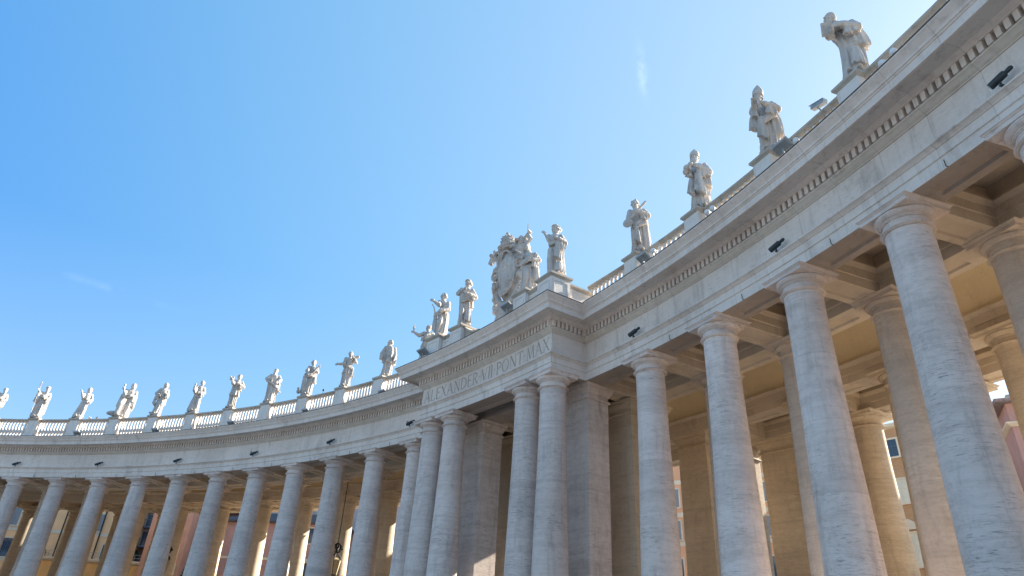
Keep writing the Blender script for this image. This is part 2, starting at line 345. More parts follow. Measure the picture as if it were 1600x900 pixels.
# column meshes: shaft with capital and base as children
ent = [(-0.60, .70), (-1.5, .702), (-3, .715), (-4.5, .745), (-6, .785), (-8, .84), (-10, .885), (-12, .915), (BASE+0.75, .93), (BASE+0.52, .95)]
shaft = MB().lathe([(r, z) for z, r in ent], 44).mesh('column', 40)
capm = MB()
capm.lathe([(.70, -.60), (.755, -.60), (.76, -.575), (.80, -.565), (.825, -.53), (.80, -.495), (.765, -.485), (.765, -.46), (.70, -.445), (.70, -.27), (.735, -.265), (.735, -.235), (.765, -.23), (.765, -.19),
            (.80, -.185), (.87, -.14), (.915, -.07), (.92, -.035), (.90, -.004)], 44)
capm.sqloft([(0, 0), (0, .13), (.03, .145), (.055, .19), (.08, .20), (.08, .235)], .93, .93)
capm = capm.mesh('capital', 35)
basem = MB().lathe([(.95, BASE+.53), (1.0, BASE+.52), (1.02, BASE+.47), (1.1, BASE+.46), (1.2, BASE+.38), (1.22, BASE+.32), (1.18, BASE+.25)], 44)
basem.sqloft([(0, BASE), (0, BASE+.25)], 1.25, 1.25); basem = basem.mesh('base', 35)
def inner_copy(me, mat): m2 = me.copy(); m2.materials.clear(); m2.materials.append(mat); return m2
inner = [None]+[[inner_copy(m, M[k]) for m in (shaft, capm, basem)] for k in ('shaft_mid', 'shaft_in', 'shaft_in')]  # inner rows warmer: dirtier stone, and warm bounce held in the colour
for me, mat in ((shaft, 'shaft'), (capm, 'shaft'), (basem, 'shaft')): me.materials.append(M[mat])
ROW_T = (0.0, .0045, .0095, .0125); ROW_S = (1.0, .98, 1.08, 1.20)   # outer rows: slight angular shift, thicker shafts
def column(t, R, parent, row=0, sc=1.0):
    s, c, b = inner[row] if row else (shaft, capm, basem)
    o = link('column', s, None, parent, (sin(t)*R, cos(t)*R, ZT), -t)
    o.scale = (sc, sc, 1); link('capital', c, None, o); link('base', b, None, o); return o
tl = [TL-DL*j for j in range(NL)]; tr = [TR+DR*j for j in range(NR)]
for row in range(4):
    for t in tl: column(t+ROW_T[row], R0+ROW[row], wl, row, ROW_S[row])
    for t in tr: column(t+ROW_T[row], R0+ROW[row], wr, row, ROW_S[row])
for t in (-AL1, -AL2, AL2, AL1): column(t, RP, po)

# square piers under the portico
def pier(t, lat0, lat1, rad0, rad1, parent, mat, set_back=None):
    cx, cy = (lat0+lat1)/2, (rad0+rad1)/2
    capp = [(0, -.60), (.07, -.60), (.10, -.53), (.07, -.46), (0, -.45), (0, -.27), (.04, -.26), (.06, -.20), (.12, -.12), (.17, -.01), (.20, 0), (.20, .13), (.25, .15), (.28, .22), (.28, .235)]
    o = MB().sqloft([(0, BASE+.5), (0, -.60)], (lat1-lat0)/2, (rad1-rad0)/2).build('pier', mat, parent, False, (sin(t)*cy+cos(t)*cx, cos(t)*cy-sin(t)*cx, ZT), -t)
    MB().sqloft(capp, (lat1-lat0)/2, (rad1-rad0)/2).build('capital', mat, o)
    MB().sqloft([(.22, BASE), (.22, BASE+.25), (.18, BASE+.35), (.06, BASE+.42), (.02, BASE+.5)], (lat1-lat0)/2, (rad1-rad0)/2).build('base', mat, o)
    return o
for s in (-1, 1):
    T = 0.0
    def P(a, b, r0, r1, m):
        pier(T, min(s*a, s*b), max(s*a, s*b), R0+r0, R0+r1, po, M[m])
    P(2.99, 6.40, -.62, .92, 'pier')
    P(3.2, 6.45, 2.75, 3.9, 'shaft_in'); P(2.9, 6.95, 3.905, 5.3, 'shaft_in')
    P(3.6, 5.75, 10.55, 11.3, 'shaft_in'); P(3.2, 6.15, 11.305, 12.4, 'shaft_in')
    P(3.2, 6.0, 15.0, 16.2, 'shaft_in'); P(6.95, 9.8, 14.85, 16.1, 'shaft_in')

# entablature: one profile swept along wing | portico | wing with mitred corners
def cvec(t): return Vector((sin(t), cos(t)))
def tvec(t): return Vector((cos(t), -sin(t)))
def corner(R, t, s): return (cvec(t)*R, -cvec(t)+tvec(t)*s)
path_l = [(cvec(t)*R0, -cvec(t)) for t in lin(TA, -AL1-0.036, 118)] + [corner(R0, -AL1, -1)]
path_p = [corner(R0, -AL1, -1), corner(RP, -AL1, -1)] + [(cvec(t)*RP, -cvec(t)) for t in lin(-AL1+.01, AL1-.01, 14)] + [corner(RP, AL1, 1), corner(R0, AL1, 1)]
path_r = [corner(R0, AL1, 1)] + [(cvec(t)*R0, -cvec(t)) for t in lin(AL1+0.036, TB, 62)]
def sweep(path, prof, jit=0.0, seed=1):
    rows = []
    for p, m in path: rows.append([(p.x+m.x*r, p.y+m.y*r, ZT+z) for r, z in prof])
    return MB().grid(rows)
ARCH = [(.68, .24), (.685, .66), (.735, .685), (.74, 1.0), (.775, 1.01), (.79, 1.04), (.86, 1.10), (.91, 1.125), (.93, 1.13), (.93, 1.19), (.60, 1.235)]
FRZ = [(.66, 1.20), (.66, 2.45)]
BED = [(.62, 2.40), (.70, 2.405), (.71, 2.44), (.78, 2.49), (.86, 2.58), (.93, 2.63), (.93, 2.685), (.58, 2.69), (.58, 3.06)]
COR = [(.56, 3.05), (1.0, 3.055), (1.01, 3.085), (1.05, 3.10), (1.14, 3.17), (1.16, 3.215), (1.74, 3.22), (1.755, 3.11), (1.86, 3.105), (1.87, 3.40), (1.90, 3.41), (1.92, 3.46), (1.96, 3.475), (1.98, 3.56), (2.06, 3.67), (2.13, 3.76), (2.155, 3.785), (2.165, 3.80), (2.165, 3.86), (1.2, 3.90)]
LEADP = [(2.15, 3.855), (2.185, 3.86), (2.19, 3.895), (1.0, 3.955), (-.6, 3.985)]
def split_seg(path, step=0.0):              # yields straight runs (p0,m0,p1,m1)
    for (a, m0), (b, m1) in zip(path, path[1:]): yield a, m0, b, m1
def dentils(path, pitch=0.292, w=0.168):
    mb = MB(); carry = pitch*0.5
    for a, m0, b, m1 in split_seg(path):
        a2, b2 = a+m0*.85, b+m1*.85; d = b2-a2; L = d.length
        if L < 1e-4: continue
        d /= L; n = Vector((d.y, -d.x));
        if n.dot(m0+m1) < 0: n = -n
        x = carry
        while x < L-0.02:
            c = a2+d*x; q = [c-d*w/2-n*.29, c+d*w/2-n*.29, c+d*w/2+n*.125, c-d*w/2+n*.125]
            mb.loft([[(v.x, v.y, ZT+z) for v in q] for z in (2.70, 3.052)]); x += pitch
        carry = x-L
    return mb
for par, path in ((wl, path_l), (po, path_p), (wr, path_r)):
    sweep(path, ARCH).build('architrave', M['entab'], par)
    sweep(path, FRZ).build('frieze', M['entab'], par)
    bed = sweep(path, BED).build('bed_moulding', M['mould'], par)
    dentils(path).build('dentil_course', M['entab'], bed)
    co = sweep(path, COR).build('cornice', M['entab'], par)
    sweep(path, LEADP).build('lead_flashing', M['lead'], co)

# soffits with sunk panels (polar patches), beams, coffers, vault
def patch(mb, fn, mu, mv, z, depth=0.09):
    us = [0, mu*.5, mu, mu+.02] + [mu+.02+(1-2*mu-.04)*k/3 for k in (1, 2)] + [1-mu-.02, 1-mu, 1-mu*.5, 1]
    vs = [0, mv, mv+.04, 1-mv-.04, 1-mv, 1]
    rows = []
    for u in us:
        row = []
        for v in vs:
            ins = (mu+.019 <= u <= 1-mu-.019) and (mv+.039 <= v <= 1-mv-.039)
            x, y = fn(u, v); row.append((x, y, ZT+z+(depth if ins else 0)))
        rows.append(row)
    mb.grid(rows)
def polar(t0, t1, a, b): return lambda u, v: ((a+(b-a)*v)*sin(t0+(t1-t0)*u), (a+(b-a)*v)*cos(t0+(t1-t0)*u))
def ring_soffit(ts, R, hw=.68, z=.24, mu=.26, mv=.24):
    mb = MB()
    for a, b in zip(ts, ts[1:]): patch(mb, polar(a, b, R-hw, R+hw), mu, mv, z)
    return mb
def ring_sides(ts, R, sides=(-1, 1), top=1.95):
    mb = MB(); pr = [(.68, .24), (.685, .66), (.735, .685), (.74, 1.05), (.80, 1.07), (.90, 1.17), (.93, 1.19), (.93, 1.27), (.72, 1.30), (.72, top)]
    tt = lin(ts[0], ts[-1], 4*(len(ts)-1))
    for s in sides: mb.grid([[(sin(t)*(R+s*r), cos(t)*(R+s*r), ZT+z) for r, z in pr] for t in tt])
    return mb
tl_all = sorted([TA]+tl)+[-AL1]; tr_all = [AL1]+tr+[TB]; tp_all = [-AL1, -.041, .041, AL1]
for par, ts in ((wl, tl_all), (po, tp_all), (wr, tr_all)):
    for row in range(4):
        R = R0+ROW[row]
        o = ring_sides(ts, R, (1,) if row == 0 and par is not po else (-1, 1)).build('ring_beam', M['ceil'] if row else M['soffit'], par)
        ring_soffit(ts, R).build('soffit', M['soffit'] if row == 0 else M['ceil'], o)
    # radial beams with panelled soffits and coffered ceiling between them
    for ra, rb in ((ROW[0], ROW[1]), (ROW[2], ROW[3])):
        cf = MB(); a, b = R0+ra+.70, R0+rb-.70; sh_ = 0.0 if ra == 0 else .010
        cf.grid([[(sin(t)*rd, cos(t)*rd, ZT+1.94) for rd in (a-.05, b+.05)] for t in lin(ts[0], ts[-1], 3*len(ts))])
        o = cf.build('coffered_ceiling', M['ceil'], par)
        for t in ts:
            if t in (TA, TB): continue
            if par is not po and abs(abs(t)-AL1) < 1e-6: continue
            if par is not po: t += sh_
            mb = MB()
            pr = [(.62, .245), (.625, .66), (.67, .685), (.675, 1.05), (.74, 1.07), (.83, 1.17), (.86, 1.19), (.86, 1.265), (.66, 1.295), (.66, 1.945)]
            for s in (-1, 1):
                mb.grid([[(sin(t)*rd+cos(t)*s*q, cos(t)*rd-sin(t)*s*q, ZT+z) for q, z in pr] for rd in (a-.03, b+.03)])
            patch(mb, lambda u, v: (sin(t)*(a+(b-a)*u)+cos(t)*(v-.5)*1.24, cos(t)*(a+(b-a)*u)-sin(t)*(v-.5)*1.24), .12, .22, .245)
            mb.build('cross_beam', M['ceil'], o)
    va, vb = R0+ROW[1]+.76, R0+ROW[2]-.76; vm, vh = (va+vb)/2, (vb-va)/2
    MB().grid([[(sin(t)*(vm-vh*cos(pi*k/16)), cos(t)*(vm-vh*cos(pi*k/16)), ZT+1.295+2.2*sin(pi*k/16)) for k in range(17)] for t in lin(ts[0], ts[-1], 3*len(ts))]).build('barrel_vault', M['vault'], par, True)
    # roof deck and the plain outer entablature
    rf = MB(); to = lin(ts[0], ts[-1], 3*len(ts))
    rf.grid([[(sin(t)*(R0+a), cos(t)*(R0+a), ZT+z) for a, z in ((.5, 3.99), (17.6, 3.93), (17.6, 3.80), (17.3, 3.5), (16.4, 3.1), (16.1, 2.5), (16.1, 1.25), (16.35, 1.2), (16.1, 1.05), (16.08, .24))] for t in to])
    rf.build('roof', M['rail'], par)
# portico: soffit of the projecting entablature, and its deck
ps = MB()
tp2 = [-AL1, -AL2, AL2, AL1]
for a, b in zip(tp2, tp2[1:]): patch(ps, polar(a, b, RP-.68, RP+.68), .13 if b-a > .06 else .42, .24, .24)
for s in (-1, 1):
    t = s*AL1
    patch(ps, lambda u, v: tuple(cvec(t)*(RP+.68+(R0-.68-RP-.68)*u)+tvec(t)*((v-.5)*1.36)), .14, .24, .241)
    patch(ps, lambda u, v: tuple(cvec(t)*(RP-.68+1.36*u)+tvec(t)*s*(.68*v)), .3, .3, .2405, 0.0)
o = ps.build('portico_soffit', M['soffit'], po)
pb = MB()
pr = [(-.68, .24), (-.685, .66), (-.74, .685), (-.74, 1.05), (-.9, 1.18), (-.9, 1.26), (-.7, 1.29), (-.7, 1.95)]
pb.grid([[(sin(t)*(RP-r), cos(t)*(RP-r), ZT+z) for r, z in pr] for t in lin(-AL1, AL1, 12)])
for s in (-1, 1):
    t = s*AL1; pb.grid([[tuple(cvec(t)*rd+tvec(t)*s*r)+(ZT+z,) for r, z in pr] for rd in (RP-.2, R0+.2)])
pb.grid([[(sin(t)*rd, cos(t)*rd, ZT+1.90) for rd in (RP+.4, R0-.4)] for t in lin(-AL1, AL1, 8)])
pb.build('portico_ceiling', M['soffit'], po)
MB().grid([[(sin(t)*rd, cos(t)*rd, ZT+3.975) for rd in (RP-.4, R0+.6)] for t in lin(-AL1-.01, AL1+.01, 12)]).build('portico_deck', M['rail'], po)

# inscription as flat strokes; the cut letters' shade is in their dark colour
TH, TN = .115, .055
def arcpts(cx, cy, rx, ry, a0, a1, n): return [(cx+rx*cos(radians(a0+(a1-a0)*i/n)), cy+ry*sin(radians(a0+(a1-a0)*i/n))) for i in range(n+1)]
def glyph(ch):
    S = []                                   # strokes: polylines with widths
    def ln(x0, y0, x1, y1, w): S.append(([(x0, y0), (x1, y1)], [w, w]))
    def sf(x, y, w=.24): S.append(([(x-w/2, y), (x+w/2, y)], [.035, .035]))
    def bow(cx, cy, rx, ry, a0, a1):
        pts = arcpts(cx, cy, rx, ry, a0, a1, 12); S.append((pts, [TN+(TH-TN)*abs(cos(radians(a0+(a1-a0)*i/12))) for i in range(13)]))
    if ch == 'A': ln(.03, 0, .38, 1, TN); ln(.36, 1, .74, 0, TH); ln(.16, .36, .60, .36, .05); sf(.03, .02); sf(.74, .02, .28); return S, .78
    if ch == 'L': ln(.1, 0, .1, 1, TH); ln(.04, .03, .52, .03, .06); ln(.52, .0, .55, .2, .05); sf(.1, .98, .26); return S, .56
    if ch == 'E': ln(.1, 0, .1, 1, TH); ln(.04, .03, .52, .03, .06); ln(.04, .97, .50, .97, .06); ln(.1, .52, .42, .52, .05); ln(.50, 1, .50, .84, .045); ln(.42, .6, .42, .44, .045); ln(.53, 0, .55, .18, .045); return S, .56
    if ch == 'X': ln(.04, 1, .66, 0, TH); ln(.06, 0, .62, 1, TN); sf(.05, .98); sf(.62, .98); sf(.06, .02); sf(.66, .02); return S, .70
    if ch == 'N': ln(.09, 0, .09, 1, TN); ln(.09, 1, .70, 0, TH); ln(.70, 0, .70, 1, TN); sf(.09, .02); sf(.05, .98, .2); sf(.70, .98); return S, .80
    if ch == 'D': ln(.1, 0, .1, 1, TH); bow(.12, .5, .58, .47, -90, 90); sf(.08, .98, .2); sf(.08, .02, .2); return S, .74
    if ch == 'R': ln(.1, 0, .1, 1, TH); bow(.12, .74, .40, .235, -90, 90); ln(.28, .5, .64, 0, TH); sf(.08, .98, .2); sf(.1, .02); sf(.66, .02, .2); return S, .66
    if ch == 'P': ln(.1, 0, .1, 1, TH); bow(.12, .72, .42, .255, -90, 90); sf(.08, .98, .2); sf(.1, .02); return S, .56
    if ch == 'V': ln(.03, 1, .38, 0, TH); ln(.37, 0, .70, 1, TN); sf(.04, .98, .26); sf(.70, .98); return S, .74
    if ch == 'I': ln(.1, 0, .1, 1, TH); sf(.1, .98, .28); sf(.1, .02, .28); return S, .22
    if ch == 'O': bow(.42, .5, .38, .48, 0, 180); bow(.42, .5, .38, .48, 180, 360); return S, .84
    if ch == 'T': ln(.32, 0, .32, 1, TH); ln(.02, .97, .62, .97, .06); ln(.03, 1, .01, .82, .05); ln(.61, 1, .63, .82, .05); sf(.32, .02, .28); return S, .64
    if ch == 'M': ln(.08, 0, .14, 1, TN); ln(.14, 1, .44, .05, TH); ln(.44, .05, .74, 1, TN); ln(.74, 1, .82, 0, TH); sf(.08, .02); sf(.82, .02, .26); sf(.12, .98, .18); sf(.76, .98, .18); return S, .90
    if ch == '.': ln(.06, .5, .16, .5, .11); return S, .22
    return S, .2
TXT = 'ALEXANDER.VII.PONT.MAX'; HT = .80
wid = [glyph(c)[1]+.13 for c in TXT]; tot = sum(wid)-.13; LATW = 12.35; gap = LATW/HT/tot
lt = MB(); x = 0.0; k = 0; RF = RP-.66
for ch, w in zip(TXT, wid):
    for pts, ws_ in glyph(ch)[0]:
        rows = []
        for i, (px, py) in enumerate(pts):
            a = pts[max(i-1, 0)]; b = pts[min(i+1, len(pts)-1)]; dx, dy = b[0]-a[0], b[1]-a[1]; L = sqrt(dx*dx+dy*dy) or 1
            nx, ny = -dy/L*ws_[i]/2, dx/L*ws_[i]/2; row = []
            for s in (-1, 1):
                lat = (x+px+nx*s)*HT*gap-LATW/2; hz = 1.44+(py+ny*s)*HT; th = lat/RF; rr_ = RF-.004-.0004*(k % 9)
                row.append((sin(th)*rr_, cos(th)*rr_, ZT+hz))
            rows.append(row)
        lt.grid(rows); k += 1
    x += w
lt.build('inscription_strokes', M['letter'], po)

# small iron hooks on the architrave edge, one per bay
hk = MB(); hk2 = MB()
for ts, mb in ((tl, hk), (tr, hk2)):
    for a, b in zip(ts, ts[1:]):
        p = W((a+b)/2, 0, .70, .22); n = -cvec((a+b)/2)
        mb.tube([(p.x-n.x*.02, p.y-n.y*.02, p.z+.02), (p.x+n.x*.06, p.y+n.y*.06, p.z+.03), (p.x+n.x*.07, p.y+n.y*.07, p.z+.26)], .015, 6)
hk.build('iron_hooks', M['iron'], wl); hk2.build('iron_hooks', M['iron'], wr)

# ------------------------------------------------------------------ roof balustrades
bal_prof = [(r*1.32, z) for r, z in [(.085, 0), (.085, .07), (.06, .08), (.055, .14), (.085, .22), (.12, .38), (.125, .46), (.105, .60), (.07, .82), (.055, 1.0), (.05, 1.12), (.075, 1.17), (.06, 1.2), (.055, 1.27), (.075, 1.33), (.085, 1.36), (.085, 1.45)]]
bal_me = MB().lathe(bal_prof, 12).mesh('baluster', 40); bal_me.materials.append(M['balus'])
RB = R0-.45                                  # axis of the balustrade
def balustrade(ts, label, nb, ends, singles, parts):
    th = thing('roof_balustrade', label, 'balustrade')
    tt = lin(min(ts)-ends[0], max(ts)+ends[1], 4*len(ts)+8)
    def band(prof): return MB().grid([[(sin(t)*(RB-r), cos(t)*(RB-r), ZT+z) for r, z in prof] for t in tt], False, True)
    band([(.22, 3.92), (.22, 4.30), (.17, 4.34), (-.17, 4.34), (-.22, 4.30), (-.22, 3.92)]).build('plinth', M['balus'], th)
    band([(.13, 5.78), (.15, 5.84), (.20, 5.88), (.24, 5.90), (.24, 6.00), (.19, 6.04), (-.19, 6.04), (-.24, 6.00), (-.24, 5.90), (-.15, 5.84), (-.13, 5.78)]).build('top_rail', M['rail'], th)
    for t in ts:
        pd = MB().sqloft([(.04, 3.92), (.04, 4.28), (0, 4.33), (0, 5.80)], .50, .50).build('pedestal', M['balus'], th, False, (sin(t)*(R0-.45), cos(t)*(R0-.45), ZT), -t)
        MB().sqloft([(0, 5.80), (.03, 5.84), (.07, 5.88), (.11, 5.92), (.11, 6.03), (.05, 6.07), (.02, 6.10)], .50, .50).build('pedestal_cap', M['rail'], pd)
    rest = MB(); n = 0
    tl2 = sorted(ts); bays = list(zip(tl2, tl2[1:]))
    if ends[0] > .02: bays.insert(0, (tl2[0]-DL, tl2[0]))
    if ends[1] > .02: bays.append((tl2[-1], tl2[-1]+DL*.72))
    bays = bays if parts > 0 else bays[::-1]
    for a, b in bays:
        W_ = (b-a)*RB; m = nb if W_ > 4 else max(2, int(nb*.62)); free = W_-1.16
        for i in range(m):
            t = a+(0.58+free*(i+.5)/m)/RB; loc = (sin(t)*RB, cos(t)*RB, ZT+4.335)
            if n < singles: link('baluster', bal_me, None, th, loc, -t)
            else: rest.lathe(bal_prof, 8, loc)
            n += 1
    if rest.v: o = rest.build('balusters', M['balus'], th, 40); o['kind'] = 'stuff'
    return th
balustrade(tl, 'long row of bottle-shaped balusters and pedestals on the far left wing roof edge', 10, (0, .055), 100, -1)
balustrade(tr, 'foreshortened balustrade climbing the near right wing above the cornice', 10, (.055, 0), 100, 1)

# ------------------------------------------------------------------ portico attic: blocks carrying the figures
def local(lat, r, R=RP):                     # position on the portico roof from lateral distance and inward offset
    t = lat/R; return Vector((sin(t)*(R-r), cos(t)*(R-r), ZT)), -t
capprof = [(0, 0), (.03, .05), (.08, .10), (.13, .14), (.13, .25), (.06, .30)]
def block(name, lat0, lat1, r0, r1, top, parent, base=3.93, panel=True):
    p, rz = local((lat0+lat1)/2, (r0+r1)/2); hx, hy = (lat1-lat0)/2, abs(r1-r0)/2
    o = MB().sqloft([(.05, base), (.05, base+.35), (0, base+.40), (0, top-.30)], hx, hy).build(name, M['balus'], parent, False, p, rz)
    MB().sqloft([(e, top-.30+z) for e, z in capprof], hx, hy).build('block_cap', M['rail'], o)
    if panel:
        w, z0, z1 = hx-.16, base+.55, top-.45
        fr = MB()
        for a, b, c, d in ((-w, w, z0, z0+.07), (-w, w, z1-.07, z1), (-w, -w+.07, z0+.07, z1-.07), (w-.07, w, z0+.07, z1-.07)): fr.box(a, b, -hy-.03, -hy+.01, c, d)
        w2 = hy-.16
        for a, b, c, d in ((-w2, w2, z0, z0+.07), (-w2, w2, z1-.07, z1), (-w2, -w2+.07, z0+.07, z1-.07), (w2-.07, w2, z0+.07, z1-.07)): fr.box(hx-.01, hx+.03, a, b, c, d)
        fr.build('panel_moulding', M['balus'], o)
    return o
for s in (-1, 1):
    def B(a, b, r0, r1, top, **k): block('attic_block', min(s*a, s*b), max(s*a, s*b), r0, r1, top, po, **k)
    B(5.15, 6.50, -.55, .80, 6.22)
    B(2.75, 3.95, -.50, .78, 6.22)
    B(3.97, 5.13, -.35, .50, 6.05)
    B(5.25, 6.35, -2.6, -.57, 5.95)          # blind wall running back to the wing
    cu = MB()                                # attic wall with a concave top sweeping down to the centre
    ks = lin(0, 1, 14); pl = []
    for u in ks:
        lat = s*(2.73-1.65*u); zt_ = 5.35+.75*(1-u)**2.2; pl.append((lat, zt_))
    for (r_, rr2) in (((.45, -.15),)[0:1]):
        rows = []
        for lat, zt_ in pl:
            a, _ = local(lat, r_); b, _ = local(lat, rr2); a2, _ = local(lat, r_+.1); b2, _ = local(lat, rr2-.1)
            rows.append([(a.x, a.y, ZT+3.94), (a.x, a.y, ZT+zt_-.2), (a2.x, a2.y, ZT+zt_-.14), (a2.x, a2.y, ZT+zt_), (b2.x, b2.y, ZT+zt_), (b2.x, b2.y, ZT+zt_-.14), (b.x, b.y, ZT+zt_-.2), (b.x, b.y, ZT+3.94)])
        cu.grid(rows)
    cu.build('attic_wall', M['rail'], po)
block('attic_block', -1.05, 1.05, -1.9, .35, 5.28, po, panel=False)
# ------------------------------------------------------------------ statues: draped figures carved in one piece, with what they hold as parts
def lerp_tab(tab, z):
    for (z0, a), (z1, b) in zip(tab, tab[1:]):
        if z <= z1: u = (z-z0)/(z1-z0); u = max(0, min(1, u)); u = u*u*(3-2*u); return a+(b-a)*u
    return tab[-1][1]
class Fig:
    def __init__(s, seed, lean=0.0, sway=0.0, back=0.0, wide=1.0):
        s.mb = MB(); s.rng = random.Random(seed); s.lean, s.sway, s.back, s.wide = lean, sway, back, wide
    def ax(s, z): return Vector((s.lean*z + s.sway*sin(pi*min(z, .95)*1.05), s.back*z, 0))
    def folds(s, ns=(7, 11, 17), tw=2.0):
        q = [(n, s.rng.uniform(0, 6.28), s.rng.uniform(-tw, tw), a) for n, a in zip(ns, (.62, .48, .26))]; p2 = s.rng.uniform(0, 6.28)
        def f(th, z):
            t = 0
            for n, ph, k, a in q:
                x = n*th+ph+k*z*3+.7*sin(2*th+p2+2*z); t += a*(1-2*abs(sin(x/2))**.7)
            return t
        return f
    def shell(s, zs, rx, ry, amp, oy=0.0, ox=0.0, ns=(7, 11, 17), tw=2.0, n=64, hem=0.0):
        f = s.folds(ns, tw); rings = []; ph = s.rng.uniform(0, 6.28)
        for z in zs:
            c = s.ax(z); A = lerp_tab(amp, z); a, b = lerp_tab(rx, z)*s.wide, lerp_tab(ry, z)
            e = lerp_tab(ox, z) if isinstance(ox, list) else ox; ring = []
            hz = hem*max(0, 1-(z-zs[0])/.08)
            for j in range(n):
                th = 2*pi*j/n; g = 1+A*f(th, z)
                ring.append((c.x+e+a*g*cos(th), c.y+oy+b*g*sin(th), z+hz*sin(3*th+ph)))
            rings.append(ring)
        s.mb.loft(rings)
    def robe(s, hem=.155, belly=.118, chest=.122, waist=.108, amp=.10, top=.845):
        zs = [0.0]+[i*.02 for i in range(1, int(top/.02)+1)]
        s.shell(zs, [(0, hem), (.03, hem*1.02), (.25, hem*.92), (.5, belly*1.08), (.6, waist), (.72, chest), (.785, chest*1.08), (.82, .085), (top, .045)],
                [(0, hem*.86), (.25, hem*.78), (.5, belly*.82), (.6, waist*.8), (.72, .098), (.785, .086), (.82, .062), (top, .042)],
                [(0, amp*1.7), (.3, amp*1.5), (.55, amp*1.1), (.7, amp*.7), (.8, .03), (top, 0)])
        for sx in (-1, 1): s.mb.ell((s.ax(0).x+sx*.055, -hem*.86, .022), (.035, .065, .024))
    def cape(s, bottom=.12, w0=.165, w1=.15, oy=.035, ox=0.0, amp=.09, top=.84, depth=.125):
        zs = [bottom+(top-bottom)*i/34 for i in range(35)]; m = (bottom+top)/2
        s.shell(zs, [(bottom, w0), (m, (w0+w1)/2), (.70, w1), (.79, .142), (.822, .095), (top, .055)], [(bottom, depth*1.1), (m, depth), (.70, .105), (.79, .088), (.822, .07), (top, .05)],
                [(bottom, amp*1.8), (m, amp*1.5), (.72, amp*.8), (.80, .03), (top, 0)], oy, ox if isinstance(ox, list) else [(bottom, ox), (top, 0)], (5, 9, 14), 1.5, 60, .012)
    def tunic(s, hem=.40, w=.165, amp=.12):   # short over-garment ending above the knee
        zs = [hem+(.78-hem)*i/22 for i in range(23)]
        s.shell(zs, [(hem, w), (.60, .122), (.72, .130), (.78, .122)], [(hem, w*.82), (.60, .10), (.72, .106), (.78, .086)], [(hem, amp*1.5), (.6, amp), (.72, .06), (.78, .01)], -.004, 0, (8, 12, 19), 1.0, 64, .012)
    def knee(s, side=1, z=.27, fwd=.10, r=.062):
        c = s.ax(z); h = s.ax(.5)
        s.mb.cap((h.x+side*.055, -.02, .50), .078, (c.x+side*.07, -fwd, z), r); s.mb.cap((c.x+side*.07, -fwd, z), r, (s.ax(0).x+side*.085, -fwd*.8, .03), r*.62)
    def arm(s, side, elbow, hand, sleeve=.0, r=.05, grip=(0, 0, 1), shoulder=.785):
        c = s.ax(.78); sh = Vector((c.x+side*.118*s.wide, c.y, shoulder)); el, ha = Vector(elbow), Vector(hand)
        s.mb.ell(sh, (.058, .056, .056)); s.mb.cap(sh, r*1.12, el, r*1.0); d = (ha-el).normalized(); wr = ha-d*.035
        s.mb.cap(el, r*.98, wr, r*(.62 if not sleeve else .85))
        if sleeve:                            # hanging sleeve
            a = el.lerp(wr, .75); s.drape(a, sleeve, .045); s.drape(el.lerp(wr, .35), sleeve*.7, .045)
        s.hand(wr, d, grip)
    def hand(s, wr, d, grip):
        g = Vector(grip).normalized(); g = (g-d*g.dot(d)); g = g.normalized() if g.length > .05 else d.orthogonal().normalized(); n = d.cross(g)
        q = d.to_track_quat('Z', 'Y').to_matrix(); s.mb.cap(wr-d*.01, .022, wr+d*.012, .024); s.mb.ell(wr+d*.04, (.024, .024, .034), q)
        for i, L in enumerate((.042, .05, .047, .036)):
            b = wr+d*.066+g*(.024-.016*i); m = b+d*L*.55+n*.006; s.mb.cap(b, .0095, m, .009, 7); s.mb.cap(m, .009, m+d*L*.4+n*.022, .008, 7)
        b = wr+d*.03+g*.022; s.mb.cap(b, .010, b+g*.022+d*.022, .009, 7)
    def drape(s, p, length, r=.04):        # hanging cloth: a folded, flattened bundle with a cut hem
        p = Vector(p); f = s.folds((5, 7, 11), .6); k = 12; ox, oy = s.rng.uniform(-.25, .25)*r, s.rng.uniform(-.2, .2)*r; rings = []
        for i in range(k+1):
            u = i/k; w = r*(.55+.75*u**.7); ring = []
            for j in range(36):
                th = 2*pi*j/36; g = 1+.30*u**.4*f(th, u*.3)
                ring.append((p.x+ox*u+w*1.05*g*cos(th), p.y+oy*u+w*.72*g*sin(th), p.z-length*u*(1-.10*g*(1 if i == k else 0)+.12*cos(th)*u)))
            rings.append(ring)
        s.mb.loft(rings)
    def sash(s, pts, r=.03, n=3, spread=.03):
        for i in range(n):
            o = (i-(n-1)/2)*spread; q = [Vector(p)+Vector((s.rng.uniform(-.006, .006), s.rng.uniform(-.005, .005), o+s.rng.uniform(-.007, .007))) for p in pts]
            s.mb.tube(q, [r*s.rng.uniform(.7, 1.05) for _ in q], 8)
    def head(s, dx=0.0, dy=0.0, dz=0.0, turn=0.0, hair='short', beard=False, sc=1.2):
        c = s.ax(.84); n0 = Vector((c.x, c.y, .82)); hc = Vector((c.x+dx, c.y-.012+dy, .925+dz)); s.hc = hc
        R = Matrix.Rotation(turn, 3, 'Z') @ Matrix.Rotation(-dx*3.0, 3, 'Y'); s.hR = R
        def at(x, y, z): return hc+R @ Vector((x*sc, y*sc, z*sc))
        mb = s.mb
        mb.cap(n0, .044, hc-Vector((0, 0, .03)), .036); mb.ell(hc, (.052*sc, .062*sc, .070*sc), R, 18, 10); mb.ell(at(0, -.020, -.034), (.040*sc, .042*sc, .042*sc), R)
        mb.cap(at(0, -.060, .012), .007, at(0, -.076, -.016), .012, 7); mb.cap(at(-.034, -.050, .018), .009, at(.034, -.050, .018), .009, 7); mb.cap(at(-.014, -.062, -.036), .007, at(.014, -.062, -.036), .007, 7)
